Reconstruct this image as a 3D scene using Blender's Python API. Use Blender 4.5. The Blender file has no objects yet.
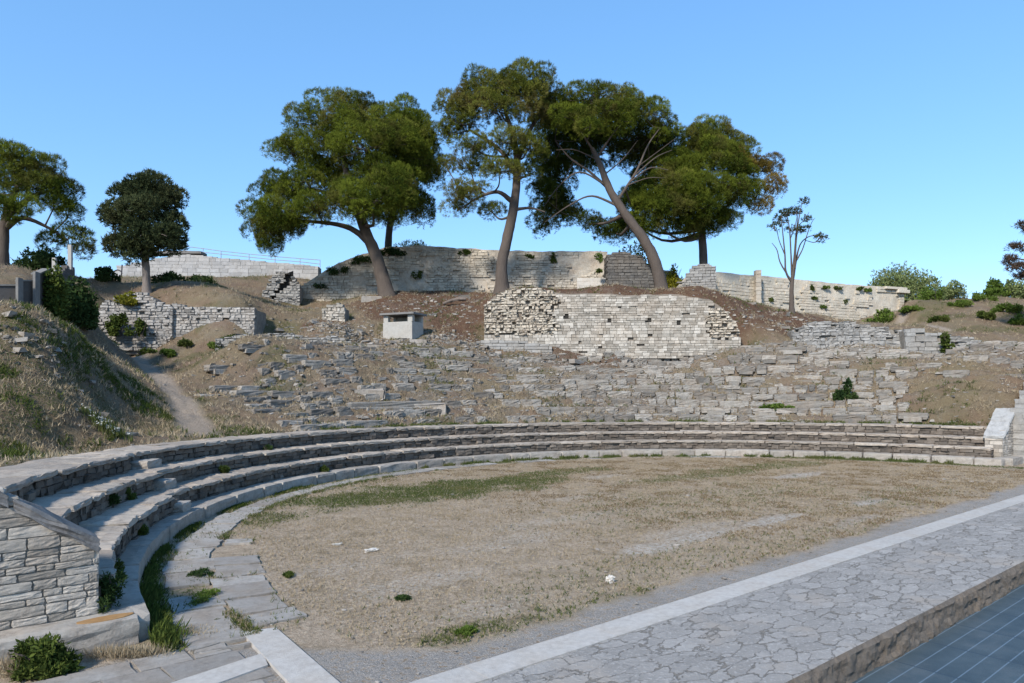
import bpy, math, random
import numpy as np
random.seed(7)
rng = np.random.default_rng(7)
scene = bpy.context.scene
COL = scene.collection
R = math.radians

# ------------------------------------------------------------------ camera model used for laying out
F, CX, HY, EYE = 700.0, 512.0, 394.0, 2.8           # focal length in px, centre column, horizon row, eye height
def at(px, py, D):                                    # a point seen at (px, py) that stands D metres away
    return np.array([(px-CX)/F*D, D, EYE+(HY-py)/F*D])
def gp(px, py, z=0.0):                                # the point of a level surface seen at (px, py)
    D = (EYE-z)*F/(py-HY)
    return np.array([(px-CX)/F*D, D, z])
TC = np.array([8.1, 16.7])                            # centre of the theatre's circles
dv = np.array([839/700.0, 1.0]); dv /= np.hypot(*dv)  # along the stage
nv = np.array([-dv[1], dv[0]])                        # from the stage to the seats
ROT = math.atan2(dv[1], dv[0])
def dn(d, n): return TC + d*dv + n*nv
def pol(th, r): return TC + r*np.array([math.cos(th), math.sin(th)])

# ------------------------------------------------------------------ noise
def _h(ix, iy, s):
    h = (ix.astype(np.int64)*374761393 + iy.astype(np.int64)*668265263 + s*1274126177) & 0xFFFFFFFF
    h = ((h ^ (h >> 13))*1274126177) & 0xFFFFFFFF
    return ((h ^ (h >> 16)) & 0xFFFF)/65535.0
def vnoise(x, y, s=0):
    x = np.asarray(x, float); y = np.asarray(y, float)
    ix = np.floor(x); iy = np.floor(y); fx = x-ix; fy = y-iy
    fx = fx*fx*(3-2*fx); fy = fy*fy*(3-2*fy)
    a = _h(ix, iy, s); b = _h(ix+1, iy, s); c = _h(ix, iy+1, s); d = _h(ix+1, iy+1, s)
    return a+(b-a)*fx+(c-a)*fy+(a-b-c+d)*fx*fy
def fbm(x, y, o=4, s=0):
    v = 0; a = .5; t = 0
    for k in range(o):
        v = v+a*vnoise(x*2**k+k*17.3, y*2**k-k*9.1, s+k*31); t += a; a *= .55
    return v/t
def sst(e0, e1, x):
    t = np.clip((np.asarray(x, float)-e0)/(e1-e0), 0, 1); return t*t*(3-2*t)

# ------------------------------------------------------------------ mesh building
def tag(o, label=None, cat=None, group=None, kind=None):
    if label: o['label'] = label
    if cat: o['category'] = cat
    if group: o['group'] = group
    if kind: o['kind'] = kind
    return o
def empty(name, loc, label, cat, group=None):
    o = bpy.data.objects.new(name, None); COL.objects.link(o)
    o.location = loc; o.empty_display_size = .2
    return tag(o, label, cat, group)

class MB:
    """collects geometry in world space; build() links it as one mesh object"""
    def __init__(s): s.V = []; s.F = {3: [], 4: []}; s.T = {3: [], 4: []}; s.P = []; s.PT = []; s.n = 0; s.A = []
    def add(s, V, F, tint=.5, a=0.0):
        V = np.asarray(V, float).reshape(-1, 3); F = np.asarray(F, np.int64)
        k = F.shape[1]
        s.V.append(V); s.F[k].append(F+s.n)
        s.T[k].append(np.broadcast_to(np.asarray(tint, float), (len(F),)).copy())
        s.A.append(np.broadcast_to(np.asarray(a, float), (len(V),)).copy())
        s.n += len(V)
    def poly(s, V, tint=.5):                           # one n-gon
        V = np.asarray(V, float); s.V.append(V); s.P.append(np.arange(len(V))+s.n); s.PT.append(tint)
        s.A.append(np.zeros(len(V))); s.n += len(V)
    def grid(s, P, tint=.5, flip=False, a=0.0):        # P (m, n, 3)
        m, n = P.shape[:2]; i = np.arange(m*n).reshape(m, n)
        F = np.stack([i[:-1, :-1], i[:-1, 1:], i[1:, 1:], i[1:, :-1]], -1).reshape(-1, 4)
        if flip: F = F[:, ::-1]
        s.add(P.reshape(-1, 3), F, tint, np.asarray(a).reshape(-1) if np.ndim(a) else a)
    def build(s, name, mat, parent=None, smooth=False, origin=None):
        me = bpy.data.meshes.new(name)
        V = np.concatenate(s.V)
        o = bpy.data.objects.new(name, me); COL.objects.link(o)
        if parent is not None:
            off = np.array(parent.matrix_world.translation) if parent.parent is None else np.zeros(3)
            loc = np.zeros(3); p = parent
            while p is not None: loc = loc+np.array(p.location); p = p.parent
            o.parent = parent; V = V-loc
        elif origin is not None:
            o.location = origin; V = V-np.asarray(origin)
        loops = []; sizes = []; tints = []
        for k in (3, 4):
            if s.F[k]:
                f = np.concatenate(s.F[k]); loops.append(f.reshape(-1)); sizes.append(np.full(len(f), k)); tints.append(np.concatenate(s.T[k]))
        for p, t in zip(s.P, s.PT): loops.append(p); sizes.append(np.array([len(p)])); tints.append(np.array([t]))
        loops = np.concatenate(loops).astype(np.int32); sizes = np.concatenate(sizes).astype(np.int32); tints = np.concatenate(tints)
        me.vertices.add(len(V)); me.vertices.foreach_set('co', V.astype(np.float32).reshape(-1))
        me.loops.add(len(loops)); me.loops.foreach_set('vertex_index', loops)
        me.polygons.add(len(sizes))
        st = np.concatenate([[0], np.cumsum(sizes)[:-1]]).astype(np.int32)
        me.polygons.foreach_set('loop_start', st)
        me.polygons.foreach_set('use_smooth', np.full(len(sizes), bool(smooth)))
        at_ = me.attributes.new('tint', 'FLOAT', 'FACE'); at_.data.foreach_set('value', tints.astype(np.float32))
        A = np.concatenate(s.A)
        if A.any():
            at_ = me.attributes.new('mask', 'FLOAT', 'POINT'); at_.data.foreach_set('value', A.astype(np.float32))
        me.update(calc_edges=True); me.validate()
        if mat: me.materials.append(mat)
        return o

# templates: T8 a plain box, TR a chamfered stone
def _box():
    V = np.array([[x, y, z] for x in (-.5, .5) for y in (-.5, .5) for z in (-.5, .5)])
    F = np.array([[0, 1, 3, 2], [4, 6, 7, 5], [0, 4, 5, 1], [2, 3, 7, 6], [0, 2, 6, 4], [1, 5, 7, 3]])
    return V, F
def _round(n=3, c=.465):
    u = np.linspace(-.5, .5, n+1)
    if n == 3: u = np.array([-.5, -c, c, .5])
    idx = {}; V = []; Fs = []
    def vid(p):
        k = tuple(p)
        if k not in idx:
            idx[k] = len(V); q = np.array([u[i] for i in p])
            e = np.abs(q) > .499
            if e.sum() >= 2: q = np.where(e, np.sign(q)*(.5-.011*e.sum()), q)
            V.append(q)
        return idx[k]
    for ax in range(3):
        for side in (0, n):
            o = [k for k in range(3) if k != ax]
            for i in range(n):
                for j in range(n):
                    qs = []
                    for a, b in ((i, j), (i+1, j), (i+1, j+1), (i, j+1)):
                        p = [0, 0, 0]; p[ax] = side; p[o[0]] = a; p[o[1]] = b; qs.append(vid(p))
                    flip = (side == 0) ^ (ax == 1)
                    Fs.append(qs[::-1] if flip else qs)
    return np.array(V), np.array(Fs)
T8 = _box(); TR = _round(3); TR5 = _round(5)
def blocks(mb, C, S, U, jit=0.0, tint=None, T=T8, tilt=0.0):
    """boxes: centres C (k,3), sizes S (k,3: along, deep, high), unit directions U (k,2)"""
    C = np.asarray(C, float).reshape(-1, 3); k = len(C)
    if k == 0: return
    S = np.broadcast_to(np.asarray(S, float), (k, 3)); U = np.broadcast_to(np.asarray(U, float), (k, 2))
    V0, F0 = T
    L = V0[None]*S[:, None]
    if jit: L = L+rng.normal(0, 1, L.shape)*jit*np.minimum(S, .5)[:, None]
    if tilt:
        t = rng.normal(0, tilt, (k, 1)); L[..., 2] += L[..., 0]*t
    W = np.empty_like(L)
    W[..., 0] = L[..., 0]*U[:, None, 0]-L[..., 1]*U[:, None, 1]
    W[..., 1] = L[..., 0]*U[:, None, 1]+L[..., 1]*U[:, None, 0]
    W[..., 2] = L[..., 2]
    W += C[:, None]
    m = len(V0)
    Fs = (F0[None]+(np.arange(k)*m)[:, None, None]).reshape(-1, F0.shape[1])
    if tint is None: tint = rng.uniform(0, 1, k)
    mb.add(W.reshape(-1, 3), Fs, np.repeat(np.broadcast_to(tint, (k,)), len(F0)))
def tube(mb, pts, rad, seg=8, rough=0.0, tint=.5, cap=True):
    P = np.asarray(pts, float); rad = np.broadcast_to(np.asarray(rad, float), (len(P),))
    T = np.gradient(P, axis=0); T /= np.linalg.norm(T, axis=1)[:, None]+1e-9
    ref = np.array([0.31, 0.95, 0.05]) if abs(T[0] @ np.array([0.31, .95, .05])) < .85 else np.array([1., 0, 0])
    rings = []
    for p, t, r in zip(P, T, rad):
        a = np.cross(t, ref); a /= np.linalg.norm(a)+1e-9; b = np.cross(t, a)
        an = np.arange(seg)*2*math.pi/seg
        rr = r*(1+rough*rng.normal(0, 1, seg))
        rings.append(p+np.cos(an)[:, None]*a*rr[:, None]+np.sin(an)[:, None]*b*rr[:, None])
    G = np.array(rings); m = len(P)
    i = np.arange(m*seg).reshape(m, seg); j = np.roll(i, -1, 1)
    Fq = np.stack([i[:-1], j[:-1], j[1:], i[1:]], -1).reshape(-1, 4)
    mb.add(G.reshape(-1, 3), Fq, tint)
    if cap:
        mb.poly(G[0][::-1], tint); mb.poly(G[-1], tint)
def smooth_path(P, n):
    P = np.asarray(P, float); k = len(P)
    if k < 3: return np.array([P[0]+(P[-1]-P[0])*t for t in np.linspace(0, 1, n)])
    Q = np.vstack([2*P[0]-P[1], P, 2*P[-1]-P[-2]])
    out = []
    for t in np.linspace(0, k-1-1e-6, n):
        i = int(t); f = t-i; p0, p1, p2, p3 = Q[i:i+4]
        out.append(.5*(2*p1+(p2-p0)*f+(2*p0-5*p1+4*p2-p3)*f*f+(3*p1-p0-3*p2+p3)*f**3))
    return np.array(out)

# ------------------------------------------------------------------ materials
def lin(c): return tuple(((x/255.0)/12.92 if x/255.0 <= .04045 else ((x/255.0+.055)/1.055)**2.4) for x in c)
class NT:
    def __init__(s, name):
        s.m = bpy.data.materials.new(name); s.m.use_nodes = True; s.t = s.m.node_tree; s.t.nodes.clear()
        s.out = s.n('ShaderNodeOutputMaterial')
    def n(s, ty, **kw):
        nd = s.t.nodes.new(ty)
        for k, v in kw.items():
            if k.startswith('_'): setattr(nd, k[1:], v)
        for k, v in kw.items():
            if not k.startswith('_'): s.set(nd.inputs[k.replace('__', ' ')] if not k.startswith('i') or not k[1:].isdigit() else nd.inputs[int(k[1:])], v)
        return nd
    def set(s, inp, v):
        if isinstance(v, bpy.types.NodeSocket): s.t.links.new(v, inp)
        elif isinstance(v, (tuple, list)) and len(v) == 3 and inp.type == 'RGBA': inp.default_value = (*v, 1)
        else: inp.default_value = v
    def coord(s, scale=(1, 1, 1), kind='Object', rot=(0, 0, 0)):
        c = s.n('ShaderNodeTexCoord'); m = s.n('ShaderNodeMapping', Scale=scale, Rotation=rot); s.t.links.new(c.outputs[kind], m.inputs['Vector']); return m.outputs[0]
    def noise(s, vec, scale, detail=4, rough=.6, dist=0.0):
        return s.n('ShaderNodeTexNoise', Vector=vec, Scale=scale, Detail=detail, Roughness=rough, Distortion=dist).outputs[0]
    def ramp(s, fac, a, b, ca=(0, 0, 0), cb=(1, 1, 1)):
        r = s.n('ShaderNodeValToRGB', Fac=fac); e = r.color_ramp.elements
        e[0].position = a; e[1].position = b; e[0].color = (*ca, 1); e[1].color = (*cb, 1); return r.outputs[0]
    def mix(s, f, a, b, mode='MIX'):
        x = s.n('ShaderNodeMix', _data_type='RGBA', _blend_type=mode)
        s.set(x.inputs[0], f); s.set(x.inputs[6], a); s.set(x.inputs[7], b); return x.outputs[2]
    def math(s, op, a, b=0.0, clamp=False):
        x = s.n('ShaderNodeMath', _operation=op, _use_clamp=clamp); s.set(x.inputs[0], a); s.set(x.inputs[1], b); return x.outputs[0]
    def attr(s, name): return s.n('ShaderNodeAttribute', _attribute_name=name).outputs['Fac']
    def bump(s, h, strength, dist, nrm=None):
        b = s.n('ShaderNodeBump', Height=h, Strength=strength, Distance=dist)
        if nrm is not None: s.t.links.new(nrm, b.inputs['Normal'])
        return b.outputs[0]
    def bsdf(s, col, rough=.9, nrm=None, spec=.2):
        p = s.n('ShaderNodeBsdfPrincipled', Roughness=rough)
        s.set(p.inputs['Base Color'], col); p.inputs['Specular IOR Level'].default_value = spec
        if nrm is not None: s.t.links.new(nrm, p.inputs['Normal'])
        s.t.links.new(p.outputs[0], s.out.inputs[0]); return s.m

def stone(name, light, dark, warm, lich=.45, scale=1.0, lichc=(.07, .068, .065), bump=.5, warmth=.5):
    """weathered limestone: each block its own tone, blotches, dark lichen, pitted surface"""
    t = NT(name); v = t.coord()
    ti = t.attr('tint')
    c = t.mix(ti, dark, light)
    wn = t.ramp(t.noise(v, 1.3*scale, 5), .42, .7)
    c = t.mix(t.math('MULTIPLY', wn, warmth), c, warm)
    n2 = t.noise(v, 9*scale, 6, .7)
    c = t.mix(.55, c, t.ramp(n2, .25, .75, (.45, .44, .42), (1, 1, 1)), 'MULTIPLY')
    l = t.ramp(t.noise(v, 2.6*scale, 8, .72, .4), .56-.16*lich, .74-.1*lich)
    l2 = t.ramp(t.noise(v, 23*scale, 4, .7), .3, .62)
    c = t.mix(t.math('MULTIPLY', t.math('MULTIPLY', l, l2), .85*min(1, lich*1.8)), c, lichc)
    h = t.math('ADD', t.noise(v, 14*scale, 8, .75), t.math('MULTIPLY', t.noise(v, 60*scale, 3, .7), .35))
    return t.bsdf(c, .92, t.bump(h, bump, .03), .15)

M = {}
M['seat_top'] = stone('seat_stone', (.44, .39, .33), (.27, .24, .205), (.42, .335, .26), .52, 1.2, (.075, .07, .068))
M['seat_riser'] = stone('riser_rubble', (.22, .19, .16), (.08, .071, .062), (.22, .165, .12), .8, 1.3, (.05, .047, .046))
M['bench'] = stone('bench_stone', (.40, .37, .33), (.28, .26, .23), (.40, .33, .265), .5, 1.0, (.08, .075, .07))
M['end_wall'] = stone('end_wall_stone', (.56, .51, .445), (.27, .245, .212), (.48, .39, .30), .5, 1.4, (.10, .095, .09), .6)
M['mortar'] = stone('mortar', (.33, .305, .27), (.20, .185, .165), (.2, .17, .13), .6, 1.5, (.05, .048, .045), .8)
M['coping'] = stone('coping_stone', (.26, .25, .24), (.16, .155, .15), (.25, .22, .19), .8, 1.2, (.06, .057, .055))
M['coping_pale'] = stone('pale_coping_stone', (.42, .42, .41), (.32, .32, .31), (.4, .37, .32), .5, 1.0, (.12, .12, .12))
M['plinth'] = stone('plinth_stone', (.46, .43, .385), (.32, .30, .27), (.40, .325, .255), .5, 1.8, (.08, .075, .07))
M['white_wall'] = stone('whitish_limestone', (.58, .545, .485), (.25, .23, .197), (.47, .385, .295), .52, .9, (.15, .14, .125), .6)  # whitish limestone, tone varying from block to block
M['white_mortar'] = stone('pale_mortar', (.30, .265, .225), (.18, .16, .135), (.30, .225, .165), .4, .9, (.12, .11, .10), .8)
M['rampart'] = stone('rampart_rubble', (.62, .565, .475), (.38, .34, .28), (.46, .37, .28), .45, 1.0, (.15, .14, .125), .9)
M['rampart_core'] = stone('rampart_core', (.55, .505, .435), (.39, .355, .30), (.48, .39, .30), .45, 1.1, (.16, .14, .12), 1.0, .8)
M['pale_wall'] = stone('pale_rampart', (.62, .57, .48), (.50, .46, .38), (.60, .49, .37), .35, 1.0, (.2, .18, .15), .9)
M['grey_pier'] = stone('grey_pier_stone', (.19, .18, .165), (.11, .105, .10), (.2, .16, .12), .7, .7, (.05, .05, .048), .8)
M['grey_wall'] = stone('grey_wall_stone', (.38, .375, .36), (.26, .255, .245), (.36, .32, .27), .5, .6, (.11, .11, .105), .8)
M['back_wall'] = stone('back_wall_stone', (.46, .46, .46), (.34, .34, .34), (.44, .41, .37), .4, .5, (.15, .15, .15), .7)
M['dry_stone'] = stone('dry_stone', (.48, .46, .43), (.26, .25, .235), (.42, .36, .3), .4, 1.2, (.12, .115, .11), .9)
M['concrete'] = stone('grey_concrete', (.115, .11, .108), (.075, .072, .07), (.13, .105, .085), .4, .8, (.06, .06, .06), .3)
M['concrete_mid'] = stone('mid_concrete', (.22, .215, .205), (.17, .165, .16), (.2, .18, .16), .4, .8, (.09, .09, .085), .3)
M['concrete_pale'] = stone('pale_concrete', (.42, .41, .38), (.36, .35, .33), (.4, .36, .31), .3, .8, (.2, .19, .18), .3)
M['slab_dark'] = stone('dark_slab', (.22, .215, .21), (.18, .175, .17), (.22, .2, .18), .4, .9, (.09, .09, .09), .3)
M['rock'] = stone('loose_rock', (.40, .375, .34), (.15, .14, .125), (.34, .27, .205), .6, 1.6, (.10, .095, .09), .6)
M['row'] = stone('seat_row_stone', (.38, .36, .325), (.145, .137, .125), (.34, .265, .195), .6, 1.6, (.10, .093, .085), .8)
M['flag'] = stone('flagstone', (.38, .36, .33), (.26, .245, .225), (.27, .215, .16), .5, 1.5, (.12, .112, .10), .45, .6)
M['white_stone'] = stone('white_stone', (.60, .57, .52), (.5, .475, .43), (.56, .49, .41), .25, 1.5, (.3, .29, .28), .3)
M['strip'] = stone('pale_paving_strip', (.47, .45, .42), (.41, .395, .37), (.42, .37, .31), .3, 1.4, (.22, .21, .20), .3)
M['rust'] = stone('rusty_patch', (.36, .21, .09), (.30, .17, .07), (.38, .25, .13), .2, 2, (.2, .12, .06), .3)

def plain(name, col, rough=.6, metal=0.0, var=.3, scale=6):
    t = NT(name); v = t.coord(); n = t.noise(v, scale, 5, .65)
    c = t.mix(var, col, t.ramp(n, .3, .7, (.35, .35, .35), (1.2, 1.2, 1.2)), 'MULTIPLY')
    m = t.bsdf(c, rough, t.bump(n, .2, .01), .3)
    t.t.nodes['Principled BSDF'].inputs['Metallic'].default_value = metal
    return m
M['metal'] = plain('galvanised_rail', (.35, .36, .38), .5, .3)
M['iron'] = plain('dark_iron', (.05, .05, .055), .7, .2)
M['shade_fill'] = plain('hollow_shade', (.03, .028, .025), 1.0)  # near-black fill painting the shade inside putlog holes and vault opening
M['log'] = plain('weathered_log', (.16, .13, .11), .9, 0, .6)
def bark(name, a, b):
    t = NT(name); v = t.coord((1, 1, .22)); n = t.noise(v, 9, 6, .7); n2 = t.noise(t.coord(), 1.5, 3)
    c = t.mix(n, a, b); c = t.mix(t.math('MULTIPLY', n2, .4), c, (.16, .13, .11))
    return t.bsdf(c, .95, t.bump(n, .9, .06), .1)
M['bark'] = bark('pine_bark', (.035, .029, .026), (.115, .095, .08))
M['bark_grey'] = bark('grey_bark', (.10, .085, .075), (.26, .225, .20))
def leaf(name, a, b, c3, trans=.14):
    t = NT(name); ti = t.attr('tint'); v = t.coord()
    c = t.mix(ti, a, b)
    w = t.ramp(t.noise(v, .45, 3), .5, .72); c = t.mix(t.math('MULTIPLY', w, .65), c, c3)
    d = t.n('ShaderNodeBsdfDiffuse', Color=c); tr = t.n('ShaderNodeBsdfTranslucent', Color=c)
    g = t.n('ShaderNodeMixShader', i0=trans, i1=d.outputs[0], i2=tr.outputs[0])
    t.t.links.new(g.outputs[0], t.out.inputs[0]); return t.m
M['pine'] = leaf('pine_needles', (.026, .042, .008), (.155, .185, .025), (.15, .115, .045))
M['pine_dark'] = leaf('dark_pine_needles', (.026, .044, .010), (.075, .10, .018), (.07, .055, .03))  # darker needles; on the leaning pine they paint the crown's shade
M['pine_brown'] = leaf('reddish_pine_needles', (.07, .055, .016), (.20, .15, .035), (.20, .10, .045))
M['pine_warm'] = leaf('browning_pine_needles', (.034, .048, .010), (.165, .18, .032), (.18, .12, .06))
M['oak'] = leaf('dark_leaves', (.026, .038, .018), (.085, .10, .045), (.075, .07, .035), .2)
M['bush'] = leaf('bush_leaves', (.06, .10, .02), (.14, .20, .04), (.13, .15, .04), .35)
M['bush_pale'] = leaf('pale_bush_leaves', (.12, .16, .06), (.27, .31, .13), (.20, .21, .10), .35)
M['bush_yellow'] = leaf('yellow_bush_leaves', (.13, .14, .02), (.27, .25, .03), (.2, .17, .04), .4)
M['bush_dark'] = leaf('dark_bush_leaves', (.022, .045, .018), (.06, .095, .03), (.05, .07, .025), .3)
M['ivy'] = leaf('ivy_leaves', (.035, .055, .015), (.10, .13, .03), (.10, .10, .03), .25)
M['cedar'] = leaf('reddish_foliage', (.055, .045, .03), (.12, .085, .06), (.12, .065, .05), .3)
M['brown_grass'] = leaf('brown_grass', (.115, .082, .047), (.25, .18, .105), (.19, .145, .07), .25)
M['straw'] = leaf('dry_grass', (.25, .20, .128), (.46, .38, .265), (.29, .225, .14), .3)
M['green_grass'] = leaf('green_grass', (.05, .072, .022), (.13, .15, .05), (.17, .15, .065), .35)
M['petal'] = leaf('white_petals', (.6, .6, .55), (.75, .75, .7), (.7, .7, .6), .3)

def terrain_mat():
    t = NT('hillside'); v = t.coord()
    n1 = t.noise(v, .55, 5, .6); n2 = t.noise(v, 3.2, 8, .7); n3 = t.noise(v, 17, 6, .75); n4 = t.noise(v, 55, 3, .7)
    n3 = t.ramp(n3, .28, .72)
    soil = t.mix(n2, (.12, .082, .054), (.32, .235, .165))
    dry = t.mix(n3, (.13, .10, .06), (.34, .275, .18))
    c = t.mix(t.ramp(n1, .38, .62), soil, dry)
    c = t.mix(t.ramp(n2, .60, .78), c, (.37, .31, .235))
    c = t.mix(t.math('MULTIPLY', t.attr('green'), t.ramp(n3, .38, .60)), c, t.mix(n4, (.040, .062, .018), (.11, .13, .04)))
    nd = t.mix(n3, (.075, .042, .028), (.19, .115, .075))
    c = t.mix(t.math('MULTIPLY', t.attr('needles'), t.ramp(n2, .2, .5)), c, nd)
    st = t.mix(n3, (.13, .12, .11), (.40, .375, .34))
    st = t.mix(t.ramp(n2, .5, .75), st, (.10, .095, .09))
    stm = t.math('MULTIPLY', t.attr('stone'), t.ramp(n3, .36, .56))
    c = t.mix(stm, c, st)
    c = t.mix(t.math('MULTIPLY', t.attr('path'), t.ramp(n3, .1, .4)), c, t.mix(n3, (.30, .245, .19), (.46, .39, .32)))
    c = t.mix(.6, c, t.ramp(n4, .22, .7, (.42, .40, .38), (1.08, 1.08, 1.08)), 'MULTIPLY')
    h = t.math('ADD', t.math('MULTIPLY', n2, .6), t.math('ADD', t.math('MULTIPLY', n3, .5), t.math('MULTIPLY', n4, .18)))
    return t.bsdf(c, .95, t.bump(h, .9, .14), .1)
M['terrain'] = terrain_mat()

def lawn_mat():
    t = NT('orchestra_ground'); v = t.coord()
    n1 = t.noise(v, .35, 4, .6, .3); n2 = t.noise(v, 1.9, 8, .7, .4); n3 = t.noise(v, 13, 7, .75); n4 = t.noise(v, 60, 3, .7)
    n3 = t.ramp(n3, .30, .70); n4 = t.ramp(n4, .25, .75)
    c = t.mix(n3, (.27, .207, .145), (.60, .495, .378))
    c = t.mix(t.ramp(n2, .48, .66), c, t.mix(n3, (.17, .13, .085), (.40, .325, .225)))
    c = t.mix(t.math('MULTIPLY', t.ramp(t.noise(v, 4.5, 8, .78), .49, .62), t.attr('rough')), c, t.mix(n4, (.12, .083, .05), (.235, .17, .10)))
    c = t.mix(t.math('MULTIPLY', t.attr('green'), t.ramp(n3, .40, .60)), c, t.mix(n4, (.065, .085, .028), (.15, .16, .06)))
    gr = t.mix(n4, (.24, .225, .205), (.50, .47, .43)); gr = t.mix(t.ramp(n2, .5, .7), gr, (.30, .27, .24))
    gr = t.mix(t.ramp(n3, .5, .62), gr, (.30, .28, .255)); c = t.mix(t.math('MULTIPLY', t.attr('gravel'), t.ramp(n3, .25, .45)), c, gr)
    c = t.mix(t.math('MULTIPLY', t.math('MULTIPLY', t.attr('bare'), .9), t.ramp(n3, .38, .62)), c, t.mix(n4, (.42, .385, .335), (.58, .54, .48)))
    c = t.mix(.55, c, t.ramp(n4, .1, .8, (.5, .48, .45), (1.06, 1.06, 1.06)), 'MULTIPLY')
    h = t.math('ADD', t.math('MULTIPLY', n3, .5), t.math('MULTIPLY', n4, .4))
    return t.bsdf(c, .95, t.bump(h, .9, .045), .1)
M['lawn'] = lawn_mat()

def crazy_mat(name='crazy_paving', sx=1.9, sy=3.7):
    t = NT(name); v0 = t.coord((sx, sy, 1))
    w = t.n('ShaderNodeTexNoise', Vector=v0, Scale=2.2, Detail=4, Roughness=.6)
    v = t.n('ShaderNodeVectorMath', _operation='ADD', i0=v0)
    sc = t.n('ShaderNodeVectorMath', _operation='SCALE', i0=w.outputs['Color']); sc.inputs['Scale'].default_value = .75
    t.t.links.new(sc.outputs[0], v.inputs[1])
    e = t.n('ShaderNodeTexVoronoi', _feature='DISTANCE_TO_EDGE', Vector=v.outputs[0], Scale=1.35, Randomness=1.0)
    ce = t.n('ShaderNodeTexVoronoi', Vector=v.outputs[0], Scale=1.35, Randomness=1.0)
    o = t.coord(); n = t.noise(o, 3, 8, .7); n3 = t.noise(o, 20, 6, .75)
    jn = t.math('ADD', e.outputs['Distance'], t.math('ADD', t.math('MULTIPLY', t.math('SUBTRACT', n3, .5), .16), t.math('MULTIPLY', t.math('SUBTRACT', n, .5), .30)))
    joint = t.ramp(jn, -.02, .03)
    cell = t.math('MULTIPLY', ce.outputs['Color'], 1.0)
    st = t.mix(cell, (.225, .215, .20), (.335, .32, .30))
    st = t.mix(t.ramp(n, .48, .66), st, (.235, .225, .21)); st = t.mix(t.ramp(n3, .52, .7), st, (.41, .395, .37))
    st = t.mix(t.ramp(t.noise(o, .8, 4), .55, .7), st, (.33, .295, .255))
    joint = t.math('MAXIMUM', joint, t.math('MULTIPLY', t.ramp(n, .42, .60), .8))
    c = t.mix(joint, t.mix(n3, (.13, .12, .105), (.29, .265, .23)), st)
    hh = t.math('ADD', t.math('MULTIPLY', joint, .55), t.math('MULTIPLY', n3, .55))
    return t.bsdf(c, .88, t.bump(hh, .85, .05), .05)
M['crazy'] = crazy_mat(); M['pave'] = crazy_mat('slab_paving', .85, 1.5)

def panel_mat():
    t = NT('stage_panels'); v = t.coord()
    sx = t.n('ShaderNodeSeparateXYZ', i0=v)
    def line(s, per, w):
        fr = t.math('FRACT', t.math('DIVIDE', s, per)); a = t.math('ABSOLUTE', t.math('SUBTRACT', fr, .5))
        return t.math('GREATER_THAN', a, .5-w)
    l1 = line(sx.outputs[1], .22, .035); l2 = line(sx.outputs[0], 1.02, .012)
    n = t.noise(v, 2.2, 5); n3 = t.noise(v, 70, 3, .7)
    c = t.mix(t.ramp(n, .3, .7), (.036, .058, .074), (.064, .090, .106)); c = t.mix(t.math('MULTIPLY', t.ramp(t.noise(v, .9, 7, .75), .5, .72), .35), c, (.15, .16, .165)); c = t.mix(.4, c, t.ramp(n3, .3, .7, (.5, .5, .5), (1.1, 1.1, 1.1)), 'MULTIPLY')
    brd = t.ramp(t.math('FRACT', t.math('DIVIDE', sx.outputs[0], 1.02)), .0, .2, (.72, .72, .74), (1, 1, 1))
    c = t.mix(.35, c, brd, 'MULTIPLY')
    c = t.mix(t.math('MULTIPLY', l1, .42), c, (.17, .24, .31)); c = t.mix(l2, c, (.03, .05, .07))
    return t.bsdf(c, .65, t.bump(n3, .2, .004), .3)
M['panel'] = panel_mat()
M['kerb'] = stone('kerb_stone', (.26, .22, .18), (.12, .105, .09), (.27, .20, .14), .7, 1.6, (.06, .055, .05), .9)

# ------------------------------------------------------------------ terrain
cp = []
def C(px, py, D): cp.append(at(px, py, D))
def CZ(x, y, z): cp.append(np.array([x, y, z]))
for th in range(28, 156, 7): p = pol(R(th), 17.9); CZ(*p, 1.38)
for th in range(42, 150, 9):
    p = pol(R(th), 26.8); CZ(*p, 5.45)
for th in range(46, 136, 15):
    p = pol(R(th), 22.3); CZ(*p, 3.55)
for th in range(158, 232, 8): p = pol(R(th), 18.0); CZ(*p, 1.40)
for th in range(166, 232, 8): p = pol(R(th), 20.3 if th > 172 else 19.5); CZ(*p, 1.48)
# mound at left
for q in [(0, 314, 21), (38, 320, 21.6), (62, 330, 22.6), (85, 343, 23.4), (100, 362, 24), (122, 382, 24.4), (145, 402, 24.6), (163, 422, 24),
          (0, 380, 18.6), (50, 382, 19.8), (90, 400, 21.2), (60, 415, 18.9), (115, 420, 22.0), (0, 415, 17.6), (30, 345, 20.5), (60, 350, 21.6),
          (-120, 300, 20), (-120, 380, 18), (-250, 320, 18)]: C(*q)
for q in [(0, 319, 24), (45, 321, 25), (20, 315, 28), (60, 326, 28), (80, 335, 30), (-100, 300, 26), (105, 352, 31),
          (200, 430, 23.2), (190, 414, 25.4), (172, 394, 28.2), (155, 374, 32), (138, 361, 36), (120, 352, 39), (150, 350, 37.5), (220, 400, 28), (250, 375, 31.5), (190, 370, 33),
          (120, 336, 39.3), (180, 337, 39.3), (250, 337, 39), (90, 335, 38)]: C(*q)
for q in [(95, 304, 41), (150, 291, 42), (200, 302, 41), (245, 304, 41), (200, 287, 48), (245, 295, 47), (110, 284, 48), (120, 280, 58), (200, 279, 60), (300, 279, 58), (272, 309, 46),
          (64, 286, 34), (86, 284, 39.5), (56, 303, 30.5), (68, 312, 31.6), (75, 279, 42), (0, 292, 36), (20, 277, 46), (-60, 285, 44), (260, 330, 41), (300, 320, 43), (332, 310, 47), (350, 330, 41), (300, 345, 37.5)]: C(*q)
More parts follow.
